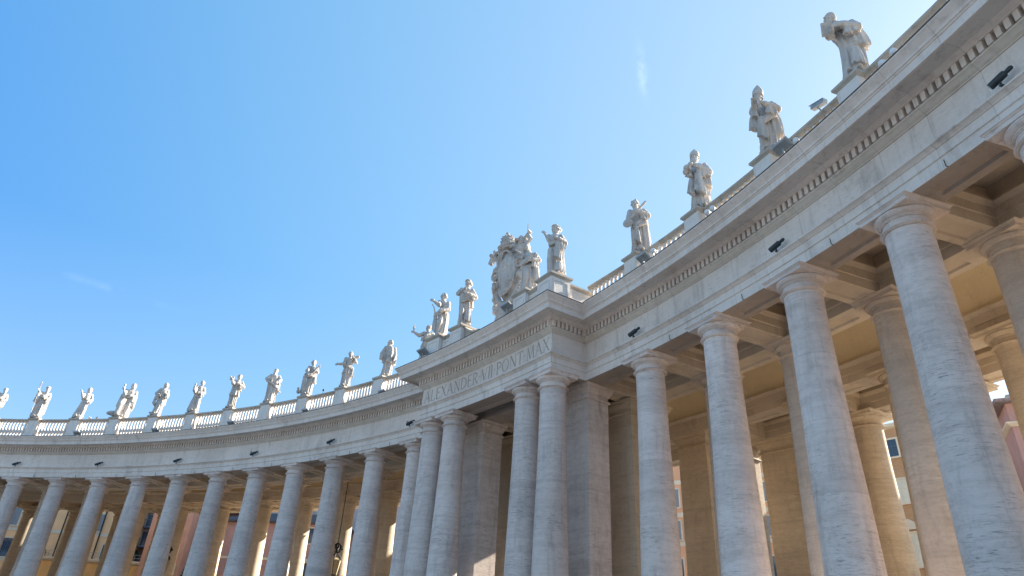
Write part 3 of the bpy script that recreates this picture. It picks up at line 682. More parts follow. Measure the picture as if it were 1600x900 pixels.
        mb.ell(at(-.030, -.044, -.012), (.013, .012, .012)); mb.ell(at(.030, -.044, -.012), (.013, .012, .012)); mb.ell(at(-.054, 0, 0), (.010, .016, .022), R); mb.ell(at(.054, 0, 0), (.010, .016, .022), R)
        if hair in ('short', 'curly', 'bun', 'tonsure'):
            mb.ell(at(0, .018, .020), (.059*sc, .058*sc, .062*sc), R, 18, 10)
            for i in range(18):
                a = s.rng.uniform(0, 2*pi); z = s.rng.uniform(-.02, .06); rr_ = .058*sqrt(max(.05, 1-(z/.085)**2)); y = rr_*sin(a)+.012
                if y < -.03 and z < .04: continue
                mb.ell(at(rr_*cos(a), y, z), (.016*sc, .016*sc, .014*sc))
            if hair == 'bun': mb.ell(at(.01, .082, .022), (.030*sc, .030*sc, .028*sc)); mb.ell(at(0, -.01, .052), (.060*sc, .062*sc, .022*sc), R)
        if hair == 'long':
            mb.ell(at(0, .022, .012), (.066, .058, .068), R, 16, 9)
            for sx in (-1, 1): mb.cap(at(sx*.055, .012, .0), .026, at(sx*.06, .018, -.10), .02)
        if hair == 'veil': mb.ell(at(0, .014, .012), (.070*sc, .068*sc, .080*sc), R, 18, 10); mb.cap(at(0, .03, -.02), .068, (c.x, .03, .80), .09, 14); mb.ell(at(0, -.028, -.006), (.046*sc, .05*sc, .056*sc), R)
        if hair == 'hood':
            mb.ell(at(0, .022, .016), (.072*sc, .066*sc, .082*sc), R, 18, 10); mb.cap(at(0, .035, -.03), .062, (c.x, .045, .80), .085, 14)
        if hair == 'skull': mb.ell(at(0, .008, .024), (.058*sc, .062*sc, .055*sc), R, 18, 10)
        if hair == 'hat': mb.ell(at(0, .0, .058), (.058*sc, .062*sc, .030*sc), R, 18, 8); mb.ell(at(0, 0, .046), (.072*sc, .074*sc, .014*sc), R, 18, 8)
        if beard:
            mb.ell(at(0, -.045, -.062), (.036*sc, .030*sc, .046*sc), R); mb.cap(at(0, -.052, -.07), .028, at(0, -.058, -.125), .012); mb.ell(at(-.03, -.03, -.045), (.02, .022, .03), R); mb.ell(at(.03, -.03, -.045), (.02, .022, .03), R)
        return at
    def build(s, parent, H, vox=.022):
        mb = s.mb; mb.v = [tuple(Vector(p)*H) for p in mb.v]
        o = mb.build('tmp', M['statue']); md = o.modifiers.new('r', 'REMESH'); md.mode = 'VOXEL'; md.voxel_size = vox; md.adaptivity = 0.0
        sm = o.modifiers.new('s', 'SMOOTH'); sm.iterations = 1; sm.factor = .4
        dg = bpy.context.evaluated_depsgraph_get(); me = bpy.data.meshes.new_from_object(o.evaluated_get(dg)); old = o.data
        bpy.data.objects.remove(o); bpy.data.meshes.remove(old); me.name = 'draped_figure'
        me.polygons.foreach_set('use_smooth', [True]*len(me.polygons)); me.materials.clear(); me.materials.append(M['statue'])
        return link('draped_figure', me, None, parent)
STAT = []; SLIM = .87
def statue(name, label, pos, H, maker, xoff=0.0, yaw=0.0, plinth=.12, cat='statue', group='saints along the colonnade roof'):
    d = Vector((CAM[0]-pos[0], CAM[1]-pos[1])); rz = atan2(d.x, -d.y)+yaw
    px, py = pos[0]+cos(rz)*xoff, pos[1]+sin(rz)*xoff
    th = thing(name, label, cat, (px, py, pos[2]), rz, group)
    MB().sqloft([(0, 0), (0, plinth*.7), (-.03, plinth)], .47, .42).build('plinth', M['statue'], th)
    h = bpy.data.objects.new('tmp', None); maker(th, H, plinth); bpy.data.objects.remove(h); STAT.append(th); return th
def finish(f, th, H, pl, parts=()):
    f.mb.v = [(p[0]*SLIM, p[1], p[2]) for p in f.mb.v]; o = f.build(th, H); o.location.z = pl-.015
    for nm, mb in parts:
        mb.v = [(p[0]*SLIM*H, p[1]*H, p[2]*H) for p in mb.v]; q = mb.build(nm, M['statue'], th, 40); q.location.z = pl-.015
def book(at_, w=.10, h=.13, tilt=0.6, rz=0.0, openb=True):
    mb = MB(); R = Matrix.Rotation(rz, 3, 'Z') @ Matrix.Rotation(-tilt, 3, 'X')
    for sx in ((-1, 1) if openb else (0,)):
        b = MB().box(-w/2, w/2, -h/2, h/2, -.014, .014); q = R @ Matrix.Rotation(-sx*.25, 3, 'Y')
        mb.add([tuple(Vector(at_)+R @ Vector((sx*w*.5, 0, 0))+q @ Vector(p)) for p in b.v], b.f)
    return mb
def rod(p0, p1, r=.012): return MB().tube([p0, p1], r, 8)

def s_L0(th, H, pl):
    f = Fig(11, .03, .02); f.robe(.12, amp=.10); f.tunic(.33, .165); f.cape(.40, .19, .165, .03, -.02)
    f.arm(-1, (-.20, -.06, .66), (-.29, -.15, .70)); f.arm(1, (.20, -.04, .62), (.10, -.15, .56)); f.knee(-1)
    f.head(.02, hair='hat', beard=True); f.sash([(-.14, -.06, .56), (-.03, -.13, .62), (.10, -.10, .72)], .025); finish(f, th, H, pl, [('staff', rod((-.10, -.17, .02), (.06, -.17, .60), .014))])
def s_A(th, H, pl):
    f = Fig(12, .03, .01, 0, 1.08); f.robe(.165); f.cape(.14, .175, .165, .03, 0, .10); f.arm(-1, (-.16, -.08, .70), (-.205, -.14, .80), .12); f.arm(1, (.185, -.05, .62), (.08, -.14, .60), .14)
    f.head(.015, hair='hat', beard=True); f.sash([(-.15, -.07, .70), (-.02, -.125, .66), (.14, -.09, .60)], .022); f.drape((-.20, -.06, .66), .24, .05)
    st = rod((-.185, -.15, .10), (-.215, -.14, 1.06), .012); st.tube([(-.26, -.14, .99), (-.165, -.14, .995)], .013, 8); st.tube([(-.25, -.14, 1.035), (-.175, -.14, 1.04)], .013, 8); st.ell((-.216, -.14, 1.075), (.02, .02, .025))
    finish(f, th, H, pl, [('cross_staff', st)])
def s_B(th, H, pl):
    f = Fig(13, .10, .01); f.robe(.175, .12, amp=.12); f.cape(.60, .155, .15, .02, 0, .05); f.arm(-1, (-.07, -.13, .66), (-.15, -.17, .79)); f.arm(1, (.25, -.04, .62), (.16, -.15, .54), .10)
    f.head(.0, hair='hood', beard=False); f.knee(1); bd = MB().ell((-.165, -.17, .83), (.035, .022, .022)); bd.ell((-.195, -.17, .85), (.016, .014, .014)); finish(f, th, H, pl, [('dove', bd)])
def s_C(th, H, pl):
    f = Fig(14, .10, .05, 0, 1.25); f.robe(.19, .15, amp=.12); f.cape(.20, .18, .19, .03, .02, .10)
    f.arm(-1, (-.06, -.16, .64), (-.12, -.20, .74)); f.arm(1, (.29, -.05, .62), (.16, -.16, .62), .16); f.mb.cap((0, -.05, .50), .10, (-.08, -.20, .34), .08); f.mb.cap((-.08, -.20, .34), .08, (-.10, -.18, .05), .07)
    f.head(.03, -.03, .0, hair='hood'); f.sash([(-.10, -.15, .58), (.05, -.16, .60), (.20, -.12, .66)], .03); f.drape((.26, -.05, .58), .26, .06); f.mb.ell((-.22, -.02, .07), (.13, .10, .07)); f.mb.ell((-.32, -.05, .05), (.07, .06, .05)); f.drape((-.12, -.12, .62), .45, .05)
    ch = MB().cap((-.13, -.20, .76), .035, (-.13, -.20, .83), .03); ch.ell((-.13, -.205, .885), (.030, .032, .036)); ch.cap((-.13, -.21, .82), .016, (-.165, -.23, .80), .013); finish(f, th, H, pl, [('carved_child', ch)])
def s_D(th, H, pl):
    f = Fig(15, .05, .02, 0, .95); f.robe(.15, .11, amp=.12); f.cape(.30, .15, .155, .02, .03, .10); f.arm(-1, (-.17, -.01, .64), (-.06, -.12, .58), .18); f.arm(1, (.20, -.06, .62), (.12, -.14, .66), .14)
    f.head(.015, hair='veil'); f.drape((-.15, -.02, .60), .34, .05); f.mb.ell((-.14, -.02, .03), (.08, .08, .03)); finish(f, th, H, pl)
def s_E(th, H, pl):
    f = Fig(16, .05, .0); f.robe(.175, .12, amp=.11); f.cape(.56, .16, .15, .015, 0, .06); f.arm(-1, (-.10, -.13, .62), (-.13, -.16, .68), .10); f.arm(1, (.21, -.06, .62), (.05, -.17, .57), .16)
    f.head(.02, -.02, hair='tonsure'); f.knee(1, .28, .11)
    ch = MB().cap((-.15, -.16, .62), .045, (-.15, -.16, .74), .042); ch.ell((-.15, -.165, .81), (.036, .038, .042)); ch.cap((-.14, -.18, .64), .025, (-.10, -.21, .56), .018); ch.cap((-.12, -.17, .73), .016, (-.05, -.16, .76), .013); finish(f, th, H, pl, [('carved_child', ch)])
def s_F(th, H, pl):
    f = Fig(17, .04, .0); f.robe(.135, amp=.13); f.tunic(.34, .17, .10); f.cape(.52, .165, .155, .01, .02, .06); f.arm(-1, (-.10, -.13, .66), (-.16, -.17, .74), .06); f.arm(1, (.24, -.05, .64), (.06, -.17, .68), .12)
    f.head(.01, -.02, hair='tonsure'); rn = random.Random(5); b = MB()
    for i in range(16): b.ell((-.17+rn.uniform(-.07, .04), -.18+rn.uniform(-.03, .03), .80+rn.uniform(-.05, .05)), (.026, .024, .024))
    b.cap((-.13, -.17, .66), .02, (-.17, -.18, .79), .035); finish(f, th, H, pl, [('flower_bunch', b)])
def s_G(th, H, pl):
    f = Fig(18, .03, .01, 0, 1.05); f.robe(.15, amp=.13); f.cape(.24, .185, .175, .015, [(.24, .02), (.5, .0), (.84, 0)], .14); f.arm(-1, (-.22, -.05, .66), (-.08, -.16, .62), .12); f.arm(1, (.22, -.05, .68), (.14, -.15, .58), .10)
    f.head(-.015, hair='skull', beard=True, turn=-.5); f.sash([(-.20, -.07, .62), (-.05, -.14, .56), (.10, -.13, .48), (.20, -.08, .42)], .028); f.drape((.20, -.06, .56), .22, .06); f.mb.cap((.20, -.05, .38), .04, (.28, -.03, .33), .02); finish(f, th, H, pl)
def s_H(th, H, pl):
    f = Fig(19, .05, .015, 0, .95); f.robe(.145, amp=.12); f.cape(.35, .145, .15, .02, .02, .09); f.arm(-1, (-.10, -.11, .64), (-.06, -.17, .56)); f.arm(1, (.20, -.07, .66), (.12, -.17, .70))
    f.head(-.01, hair='curly'); f.sash([(-.11, -.09, .50), (.02, -.14, .54), (.16, -.09, .64)], .025); f.drape((.15, -.08, .52), .2, .05)
    ch = MB().cap((-.15, -.05, .06), .05, (-.14, -.06, .46), .055); ch.cap((-.14, -.06, .46), .06, (-.13, -.06, .56), .045); ch.ell((-.13, -.07, .66), (.042, .045, .05)); ch.cap((-.16, -.08, .54), .022, (-.10, -.13, .48), .018); ch.cap((-.12, -.06, .05), .04, (-.11, -.08, .30), .045)
    cr = rod((.08, -.20, .58), (.24, -.16, .86), .014); cr.tube([(.16, -.175, .83), (.25, -.175, .78)], .013, 8); dg = MB().ell((-.24, -.05, .06), (.06, .08, .055)); dg.ell((-.26, -.12, .12), (.035, .045, .035)); dg.cap((-.25, -.10, .08), .035, (-.26, -.12, .12), .03)
    finish(f, th, H, pl, [('carved_child', ch), ('cross', cr), ('carved_animal', dg)])
def s_I(th, H, pl):
    f = Fig(20, .03, -.01, 0, .98); f.robe(.15, amp=.13); f.tunic(.36, .155, .14); f.arm(-1, (-.13, -.10, .60), (-.30, -.14, .555)); f.arm(1, (.22, -.06, .70), (.13, -.15, .78), .05)
    f.head(.0, hair='curly'); f.sash([(-.14, -.06, .56), (0, -.13, .56), (.13, -.08, .52)], .022); f.drape((.15, -.06, .55), .28, .05)
    b = MB().cap((.10, -.10, .80), .035, (.24, -.08, .86), .04); b.ell((.25, -.08, .86), (.045, .045, .04)); b.ell((.15, -.10, .84), (.04, .04, .035)); finish(f, th, H, pl, [('bundle', b)])
def s_J(th, H, pl):
    f = Fig(21, .02, .03, 0, 1.08); f.robe(.15, amp=.12); f.cape(.36, .20, .175, .0, .02, .16, depth=.14); f.arm(-1, (-.20, -.02, .60), (-.19, -.10, .46), .10); f.arm(1, (.20, -.02, .60), (.19, -.10, .47), .10)
    f.head(-.02, hair='curly', turn=-.9, beard=True); finish(f, th, H, pl)
def s_K(th, H, pl):
    f = Fig(22, .06, .02); f.robe(.15, amp=.13); f.tunic(.40, .165, .12); f.arm(-1, (-.18, -.05, .70), (-.33, -.10, .74)); f.arm(1, (.20, -.05, .70), (.30, -.06, .76))
    f.head(-.01, hair='curly', turn=-.6); f.sash([(-.12, -.08, .58), (.02, -.14, .66), (.16, -.06, .76)], .028); f.drape((.24, -.05, .74), .2, .05)
    b = MB().lathe([(.012, .745), (.022, .76), (.012, .79), (.018, .81), (.032, .85), (.026, .88), (.012, .90), (.016, .92), (.004, .95)], 12, (-.345, -.105, 0)); finish(f, th, H, pl, [('flaming_vessel', b)])
def s_P1(th, H, pl):
    f = Fig(23, -.03, .05, 0, .92); f.robe(.15, .125, .105, .098, .10); f.arm(-1, (-.10, -.15, .66), (-.24, -.18, .72)); f.arm(1, (.13, -.10, .60), (-.02, -.20, .52)); f.knee(-1, .30, .11)
    f.head(-.005, hair='curly', turn=-.9); f.sash([(-.14, -.10, .46), (-.02, -.14, .54), (.12, -.06, .72)], .026); f.drape((-.15, -.08, .50), .44, .05)
    b = MB().tube([(-.19, -.14, .38), (-.18, -.16, .48), (-.21, -.17, .58), (-.25, -.17, .63)], [.012, .016, .013, .008], 8); b.ell((-.25, -.17, .635), (.016, .016, .02)); finish(f, th, H, pl, [('palm_branch', b)])
def s_P2(th, H, pl):
    f = Fig(24, .0, -.01, 0, 1.0); f.robe(.15, .125, .125, .10, .11); f.cape(.42, .165, .16, .03, .03, .10); f.arm(-1, (-.19, -.07, .67), (-.07, -.16, .72)); f.arm(1, (.20, -.05, .63), (.04, -.17, .62), .12)
    f.head(.02, hair='bun', turn=-.7); f.sash([(-.13, -.11, .60), (.0, -.15, .62), (.15, -.10, .66)], .03); f.sash([(-.12, -.12, .50), (.02, -.15, .54), (.15, -.10, .60)], .022); f.drape((.06, -.14, .30), .26, .06); f.knee(-1, .28); finish(f, th, H, pl)
def s_PR(th, H, pl):
    f = Fig(25, -.01, -.015, 0, .96); f.robe(.155, .13, .118, .10, .11); f.cape(.06, .15, .15, .045, [(.06, .06), (.5, .04), (.84, 0)], .10); f.arm(-1, (-.13, -.10, .66), (-.20, -.15, .745), 0, .042); f.arm(1, (.18, -.05, .64), (.03, -.17, .66), .20)
    f.head(.01, hair='bun', turn=-1.0); f.knee(-1, .30, .10); f.sash([(-.13, -.09, .60), (.0, -.15, .62), (.14, -.09, .68)], .028); f.drape((.03, -.15, .60), .34, .06); f.drape((.06, -.13, .24), .2, .06); finish(f, th, H, pl)
def s_1(th, H, pl):
    f = Fig(26, -.02, .01, 0, 1.0); f.robe(.145, amp=.12); f.cape(.05, .17, .155, .03, [(.05, .06), (.5, .035), (.84, 0)], .08); f.arm(-1, (-.16, -.08, .62), (-.13, -.17, .52)); f.arm(1, (.18, -.07, .66), (.02, -.18, .66), .12)
    f.head(-.02, hair='short', beard=True); f.knee(-1); f.sash([(-.11, -.12, .44), (.0, -.15, .46), (.13, -.09, .56)], .03); f.drape((-.03, -.15, .44), .32, .05)
    sw = MB().tube([(-.16, -.19, .52), (.15, -.16, .86)], [.016, .022], 8); sw.box(-.02, .02, -.19, -.16, .66, .70)
    sh = MB().lathe([(.005, 0), (.07, .0), (.085, .012), (.09, .03), (.06, .045), (.02, .055), (.002, .058)], 20); R = Matrix.Rotation(radians(80), 3, 'X') @ Matrix.Rotation(-.3, 3, 'Y'); sh.v = [tuple(R @ Vector(p)+Vector((-.165, -.16, .47))) for p in sh.v]
    finish(f, th, H, pl, [('sword', sw), ('round_shield', sh)])
def mitre(at, h=.12, w=.064):
    mb = MB(); rings = []
    for k in range(9):
        u = k/8; rx = w*(1+.10*sin(pi*u))*(1-u**3)+.003; ry = w*(1-.75*u)+.002
        rings.append([at(rx*cos(2*pi*j/18), ry*sin(2*pi*j/18), .035+h*u) for j in range(18)])
    mb.loft(rings); mb.loft([[at(w*1.06*cos(2*pi*j/18), w*1.06*sin(2*pi*j/18), z) for j in range(18)] for z in (.028, .05)]); return mb
def s_2(th, H, pl):
    f = Fig(27, -.02, .02, 0, 1.04); f.robe(.155, amp=.12); f.cape(.40, .165, .165, .02, .04, .10); f.arm(-1, (-.15, -.10, .62), (-.12, -.18, .62), .10); f.arm(1, (.19, -.06, .62), (.0, -.18, .66), .16)
    at = f.head(-.015, -.015, hair='short', beard=True, sc=1.12); f.drape((.0, -.15, .58), .40, .07); f.drape((-.12, -.12, .5), .3, .05); f.sash([(-.02, -.15, .62), (.10, -.13, .60), (.20, -.08, .55)], .03)
    b = MB().ell((-.16, -.19, .65), (.06, .05, .055)); b.ell((-.10, -.21, .69), (.045, .04, .04)); b.ell((-.19, -.17, .60), (.045, .04, .05)); finish(f, th, H, pl, [('mitre', mitre(at)), ('carved_bundle', b)])
def s_3(th, H, pl):
    f = Fig(28, -.03, .03, 0, 1.04); f.robe(.15, amp=.12); f.cape(.26, .175, .165, .025, [(.26, .03), (.84, 0)], .10); f.arm(-1, (-.15, -.12, .64), (-.09, -.19, .66), .14); f.arm(1, (.19, -.07, .64), (.0, -.20, .68), .16)
    at = f.head(-.03, -.02, hair='short', beard=True, sc=1.12); f.drape((-.16, -.10, .58), .22, .07); f.drape((-.06, -.16, .5), .36, .06); f.sash([(-.16, -.10, .40), (-.02, -.16, .44), (.14, -.10, .56)], .03); f.knee(-1, .26)
    finish(f, th, H, pl, [('mitre', mitre(at, .16)), ('closed_book', book((-.10, -.22, .70), .09, .12, .9, .2, False))])
def s_4(th, H, pl):
    f = Fig(29, -.06, .05, -.02, 1.0); f.robe(.155, amp=.10); f.cape(.42, .155, .175, .02, .05, .09); f.arm(-1, (-.17, -.10, .64), (-.12, -.20, .60), .06); f.arm(1, (.15, -.11, .60), (-.03, -.21, .63), .14, shoulder=.765)
    f.head(-.085, -.04, -.03, hair='skull', beard=True, turn=-.5); f.sash([(-.10, -.13, .72), (.03, -.14, .68), (.13, -.09, .62)], .026); f.drape((.12, -.08, .58), .24, .06); f.drape((.06, -.14, .30), .24, .07)
    finish(f, th, H, pl, [('open_book', book((-.17, -.20, .64), .13, .15, 1.2, .35, False))])

def wing_pos(t, dz=6.10): p = W(t, 0, .45, dz); return (p.x, p.y, p.z)
S_LEFT = [
    (11, 'stone saint in brimmed hat and knee-length cloak, half cut off by the photo edge', 3.0, s_L0, -.35),
    (10, 'stone saint in long cape holding a tall double-barred cross staff', 3.25, s_A, -.30),
    (9, 'hooded stone monk leaning back with a small bird on his raised hand', 3.15, s_B, -.20),
    (8, 'broad stooping hooded statue carrying a small child, drapery heaped at its feet', 3.5, s_C, 0),
    (7, 'slender veiled stone figure with one elbow out and mantle to the knees', 3.25, s_D, -.20),
    (6, 'stone friar bending his head to a child held on his arm', 3.1, s_E, -.25),
    (5, 'stone priest in short surplice over a long robe holding a bunch of flowers', 3.25, s_F, -.20),
    (4, 'bearded stone saint with elbow out and wind-blown mantle flaring at the hip', 3.2, s_G, -.15),
    (3, 'stone saint with slanted cross, a child standing at his side and animal at foot', 3.3, s_H, -.12),
    (2, 'stone youth stretching one hand out and shouldering a bundle', 3.2, s_I, -.05),
    (1, 'stone figure with both arms hanging under a wide bell-shaped cape', 3.2, s_J, .15),
    (0, 'stone figure holding out a flaming vessel, partly hidden behind the portico corner', 3.25, s_K, .0)]
for j, lab, H, mk, xo in S_LEFT: statue('saint_statue', lab, wing_pos(TL-DL*j), H, mk, xo)
S_RIGHT = [(0, 'bearded stone saint in floor-length cloak with sword across the chest and round shield', 3.62, s_1, .15),
           (1, 'mitred stone bishop hugging a rounded bundle to his side', 3.50, s_2, .20),
           (2, 'mitred stone bishop with bowed head holding a closed book, beside the floodlight', 3.55, s_3, .12),
           (3, 'bald bearded stone saint leaning forward over an open book, topmost of all', 3.62, s_4, .10)]
for j, lab, H, mk, xo in S_RIGHT: statue('saint_statue', lab, wing_pos(TR+DR*j), H, mk, xo)
def attic_pos(lat, r, dz=6.22): p, _ = local(lat, r); return (p.x, p.y, p.z+dz)
statue('saint_statue', 'youthful stone woman reaching out with a palm branch, above the letters ALEX', attic_pos(-5.85, .1), 3.5, s_P1, -.1)
statue('saint_statue', 'stone woman with hair bun, both hands gathered at her chest', attic_pos(-3.35, .12), 3.62, s_P2, 0)
statue('saint_statue', 'stone woman with hair bun and open hand on the portico corner above MAX', attic_pos(5.75, .1), 3.62, s_PR, .1)

def s_P3(th, H, pl):
    f = Fig(33, -.05, .03, 0, 1.05); f.robe(.155, .13, .12, .105, .12); f.cape(.22, .165, .165, .03, .03, .12); f.arm(-1, (-.18, -.09, .68), (-.24, -.15, .74), .10); f.arm(1, (.19, -.06, .64), (.02, -.17, .58), .16)
    f.head(-.05, -.02, -.02, hair='veil'); f.knee(-1, .28); f.sash([(-.15, -.10, .56), (.0, -.15, .62), (.15, -.09, .70)], .03); f.drape((.12, -.10, .52), .34, .07); finish(f, th, H, pl)
statue('saint_statue', 'veiled stone woman leaning against the right side of the papal arms', attic_pos(3.35, .1), 3.5, s_P3, 0)

# ------------------------------------------------------------------ papal arms above the portico
cp, _ = local(.15, -.95); coa = thing('coat_of_arms', 'carved papal coat of arms with tiara and crossed keys above the portico centre', 'coat of arms', (cp.x, cp.y, ZT+5.30))
def remesh(mb, name, parent, vox=.045):
    f = Fig(1); f.mb = mb; o = f.build(parent, 1.0, vox); o.name = name; o.data.name = name; return o
rn = random.Random(8)
sh = MB()
for k in range(9):                           # convex shield
    u = k/8; pass
rings = []
for k in range(10):
    a = k/9*pi/2; s_ = cos(a); ring = []
    for j in range(28):
        th = 2*pi*j/28; x = 1.12*cos(th)*(1-.16*max(0, -sin(th))); z = 2.05*sin(th)
        ring.append((x*max(s_, .02), -.10-.62*sin(a), 4.0+z*max(s_, .02)))
    rings.append(ring)
rings.insert(0, [(p[0], .25, p[2]) for p in rings[0]]); sh.loft(rings)
for sx in (-1, 1):                           # scrolled frame
    sh.tube([(sx*.15, -.35, 1.75), (sx*.75, -.30, 2.15), (sx*1.18, -.22, 2.9), (sx*1.22, -.18, 3.9), (sx*1.30, -.2, 4.8), (sx*1.05, -.25, 5.6), (sx*.6, -.35, 6.05), (sx*.2, -.4, 6.1)], [.16, .20, .17, .15, .19, .22, .2, .16], 10)
    for cx, cz, r in ((1.32, 2.6, .26), (1.42, 4.9, .28), (.95, 5.95, .26), (.62, 1.9, .30)):
        sh.tube([(sx*(cx+r*cos(a)*(1-a/14)), -.28, cz+r*sin(a)*(1-a/14)) for a in [i*.6 for i in range(14)]], [.11]*14, 8)
    for i in range(9): sh.ell((sx*rn.uniform(.3, 1.5), rn.uniform(-.35, .1), rn.uniform(5.4, 6.4)), (.20, .18, .20))
for cx, cz, r in ((0, 2.9, .24), (-.3, 2.62, .2), (.3, 2.62, .2), (0, 2.55, .2)): sh.ell((cx, -.62, cz), (r, .16, r))
for i in range(14): a = i*.45; sh.ell((.42*cos(a)*(.4+.04*i), -.66, 4.7+.5*sin(a)*(.4+.04*i)), (.13, .12, .13))
for i in range(12): sh.tube([(rn.uniform(-1.2, 1.2), -.25, 1.4), (rn.uniform(-1.0, 1.0), -.4, 1.9)], [.14, .2], 8)
sh.loft([[(sx*w, y, z) for sx, y in ((-1, -.5), (1, -.5), (1, .5), (-1, .5))] for w, z in ((1.0, .0), (1.0, .9), (.8, 1.3), (.5, 1.9))])
for sx in (-1, 1):                           # festoons, cherub heads and curling strapwork round the shield
    for k in range(7): u = k/6; sh.ell((sx*(1.15+.35*sin(pi*u)), -.34, 2.3+3.1*u), (.15, .15, .17))
    sh.ell((sx*1.28, -.40, 3.45), (.24, .24, .28)); sh.cap((sx*1.45, -.30, 3.2), .16, (sx*1.72, -.05, 3.0), .05); sh.cap((sx*1.45, -.30, 3.5), .14, (sx*1.78, -.05, 3.75), .05)
    sh.tube([(sx*1.2, -.2, 5.3), (sx*1.75, -.15, 5.2), (sx*1.95, -.1, 4.7), (sx*1.7, -.1, 4.25), (sx*1.3, -.15, 4.3)], [.13, .15, .14, .12, .12], 8)
    sh.tube([(sx*.9, -.25, 1.9), (sx*1.5, -.15, 1.75), (sx*1.65, -.1, 2.2), (sx*1.4, -.15, 2.5)], [.15, .16, .13, .1], 8)
    for k in range(16): sh.ell((sx*rn.uniform(.25, 1.75), rn.uniform(-.55, .0), rn.uniform(5.5, 6.55)), (rn.uniform(.10, .22), .15, rn.uniform(.10, .2)))
    for k in range(10): sh.tube([(sx*rn.uniform(.2, 1.2), -.45, rn.uniform(1.2, 2.0)), (sx*rn.uniform(.3, 1.5), -.35, rn.uniform(1.4, 2.2)), (sx*rn.uniform(.2, 1.5), -.25, rn.uniform(1.0, 1.8))], [.07, .11, .06], 7)
for k in range(5): a = -.9+.45*k; sh.tube([(.95*sin(a), -.60, 3.55-.55*cos(a)), (.95*sin(a)*.8, -.72, 3.75-.5*cos(a))], [.09, .07], 7)
sh.tube([(.85*cos(a), -.16-.60*(1-.5*abs(cos(a))), 4.0+1.72*sin(a)) for a in lin(0, 2*pi, 30)], [.075]*31, 7)
remesh(sh, 'cartouche', coa, .038)
ti = MB().lathe([(.02, 7.58), (.10, 7.56), (.13, 7.46), (.10, 7.36), (.20, 7.32), (.34, 7.12), (.40, 6.98), (.45, 6.97), (.45, 6.90), (.42, 6.88), (.47, 6.66), (.52, 6.65), (.52, 6.57), (.48, 6.55), (.50, 6.36), (.55, 6.34), (.55, 6.22), (.48, 6.18), (.40, 6.05)], 24)
for zz, r in ((6.97, .44), (6.65, .51), (6.34, .54)):
    for j in range(12): ti.ell((r*cos(j*pi/6), r*sin(j*pi/6), zz+.05), (.055, .055, .075))
Rt = Matrix.Rotation(-.16, 3, 'Y'); ti.v = [tuple(Rt @ (Vector(p)-Vector((0, 0, 6)))+Vector((-.05, -.35, 5.95))) for p in ti.v]; ti.build('tiara', M['statue'], coa, 40)
for sx in (-1, 1):                           # crossed keys: shank, bow at the foot, bit at the head
    k = MB(); a = Vector((-sx*1.0, -.42, 4.6)); b = Vector((sx*2.05, -.30, 6.45)); d = (b-a).normalized(); n = Vector((d.z, 0, -d.x))*sx
    k.tube([a, b], .115, 10); k.tube([b-d*.05, b+d*.10], .15, 10); k.tube([b-d*.95, b-d*.85], .16, 10)
    for q0, q1 in ((.06, .30), (.42, .66)):
        c0, c1 = b-d*q0, b-d*q1; k.loft([[c+n*e+Vector((0, y, 0)) for y, e in ((-.07, .08), (.07, .08), (.07, .55), (-.07, .55))] for c in (c0, c1)])
    c0, c1 = b-d*.06, b-d*.66; k.loft([[c+n*e+Vector((0, y, 0)) for y, e in ((-.071, .50), (.071, .50), (.071, .66), (-.071, .66))] for c in (c0, c1)])
    k.tube([a+d*-.35+Vector((.32*cos(t), 0, .32*sin(t))) for t in [i*pi/8 for i in range(17)]], .09, 8); k.build('key', M['statue'], coa, 40)
for sx in (-1, 1):                           # ribbons fluttering from the tiara
    rb = MB(); rb.grid([[(sx*(.35+.75*u+.06*sin(9*u)), -.30+.14*sin(7*u)+w*.04, 6.35-1.1*u*u-.16*u+w*.26) for w in (-.5, .5)] for u in lin(0, 1, 14)]); o = rb.build('ribbon', M['statue'], coa, True)
    md = o.modifiers.new('s', 'SOLIDIFY'); md.thickness = .07
p, _ = local(1.6, -1.0); lr = MB().tube([(0, 0, 0), (0, 0, 6.9)], .022, 8); lr.ell((0, 0, .06), (.10, .10, .06))
o = lr.build('lightning_rod', M['iron'], None, False, (p.x, p.y, ZT+5.98)); tag(o, 'thin dark lightning rod rising behind the papal arms', 'lightning rod')
block('attic_block', 1.25, 2.1, -1.3, -.7, 5.98, po, panel=False)

# ------------------------------------------------------------------ lamps and cameras on the cornice and architrave
def spot(t, label, pitch=.42, extra=False):
    p = W(t, 0.0, .80, 1.20); th = thing('spotlight', label, 'spotlight', p, -t, 'dark spotlights on the architrave ledge'); th.scale = (.82, .82, .82)
    # local: x along the tangent, -y towards the square
    a, b = Vector((-.30, -.30, .18)), Vector((.30, -.10, .46)); d = (b-a).normalized()
    bd = MB().tube([a, a+d*.04, a+d*.55, a+d*.60], [.125, .135, .135, .105], 14); bd.build('lamp_body', M['black'], th, 40)
    MB().tube([a-d*.012, a+d*.005], .112, 14).build('lens', M['lens'], th, 40)
    MB().tube([a+d*.59, a+d*.68, a+d*.80, a+d*.86], [.07, .085, .085, .05], 10).build('rear_cap', M['black'], th, 40)
    br = MB().box(-.05, .05, -.26, -.10, 0.0, .05); br.tube([(0, -.2, .03), (0, -.2, .25)], .04, 8); br.build('bracket', M['black'], th)
    if extra:
        h = MB().tube([(-.26, -.28, .32), (-.34, -.30, .52)], .03, 6); h.tube([(-.20, -.27, .34), (-.16, -.30, .52)], .03, 6); h.build('visor_flap', M['black'], th)
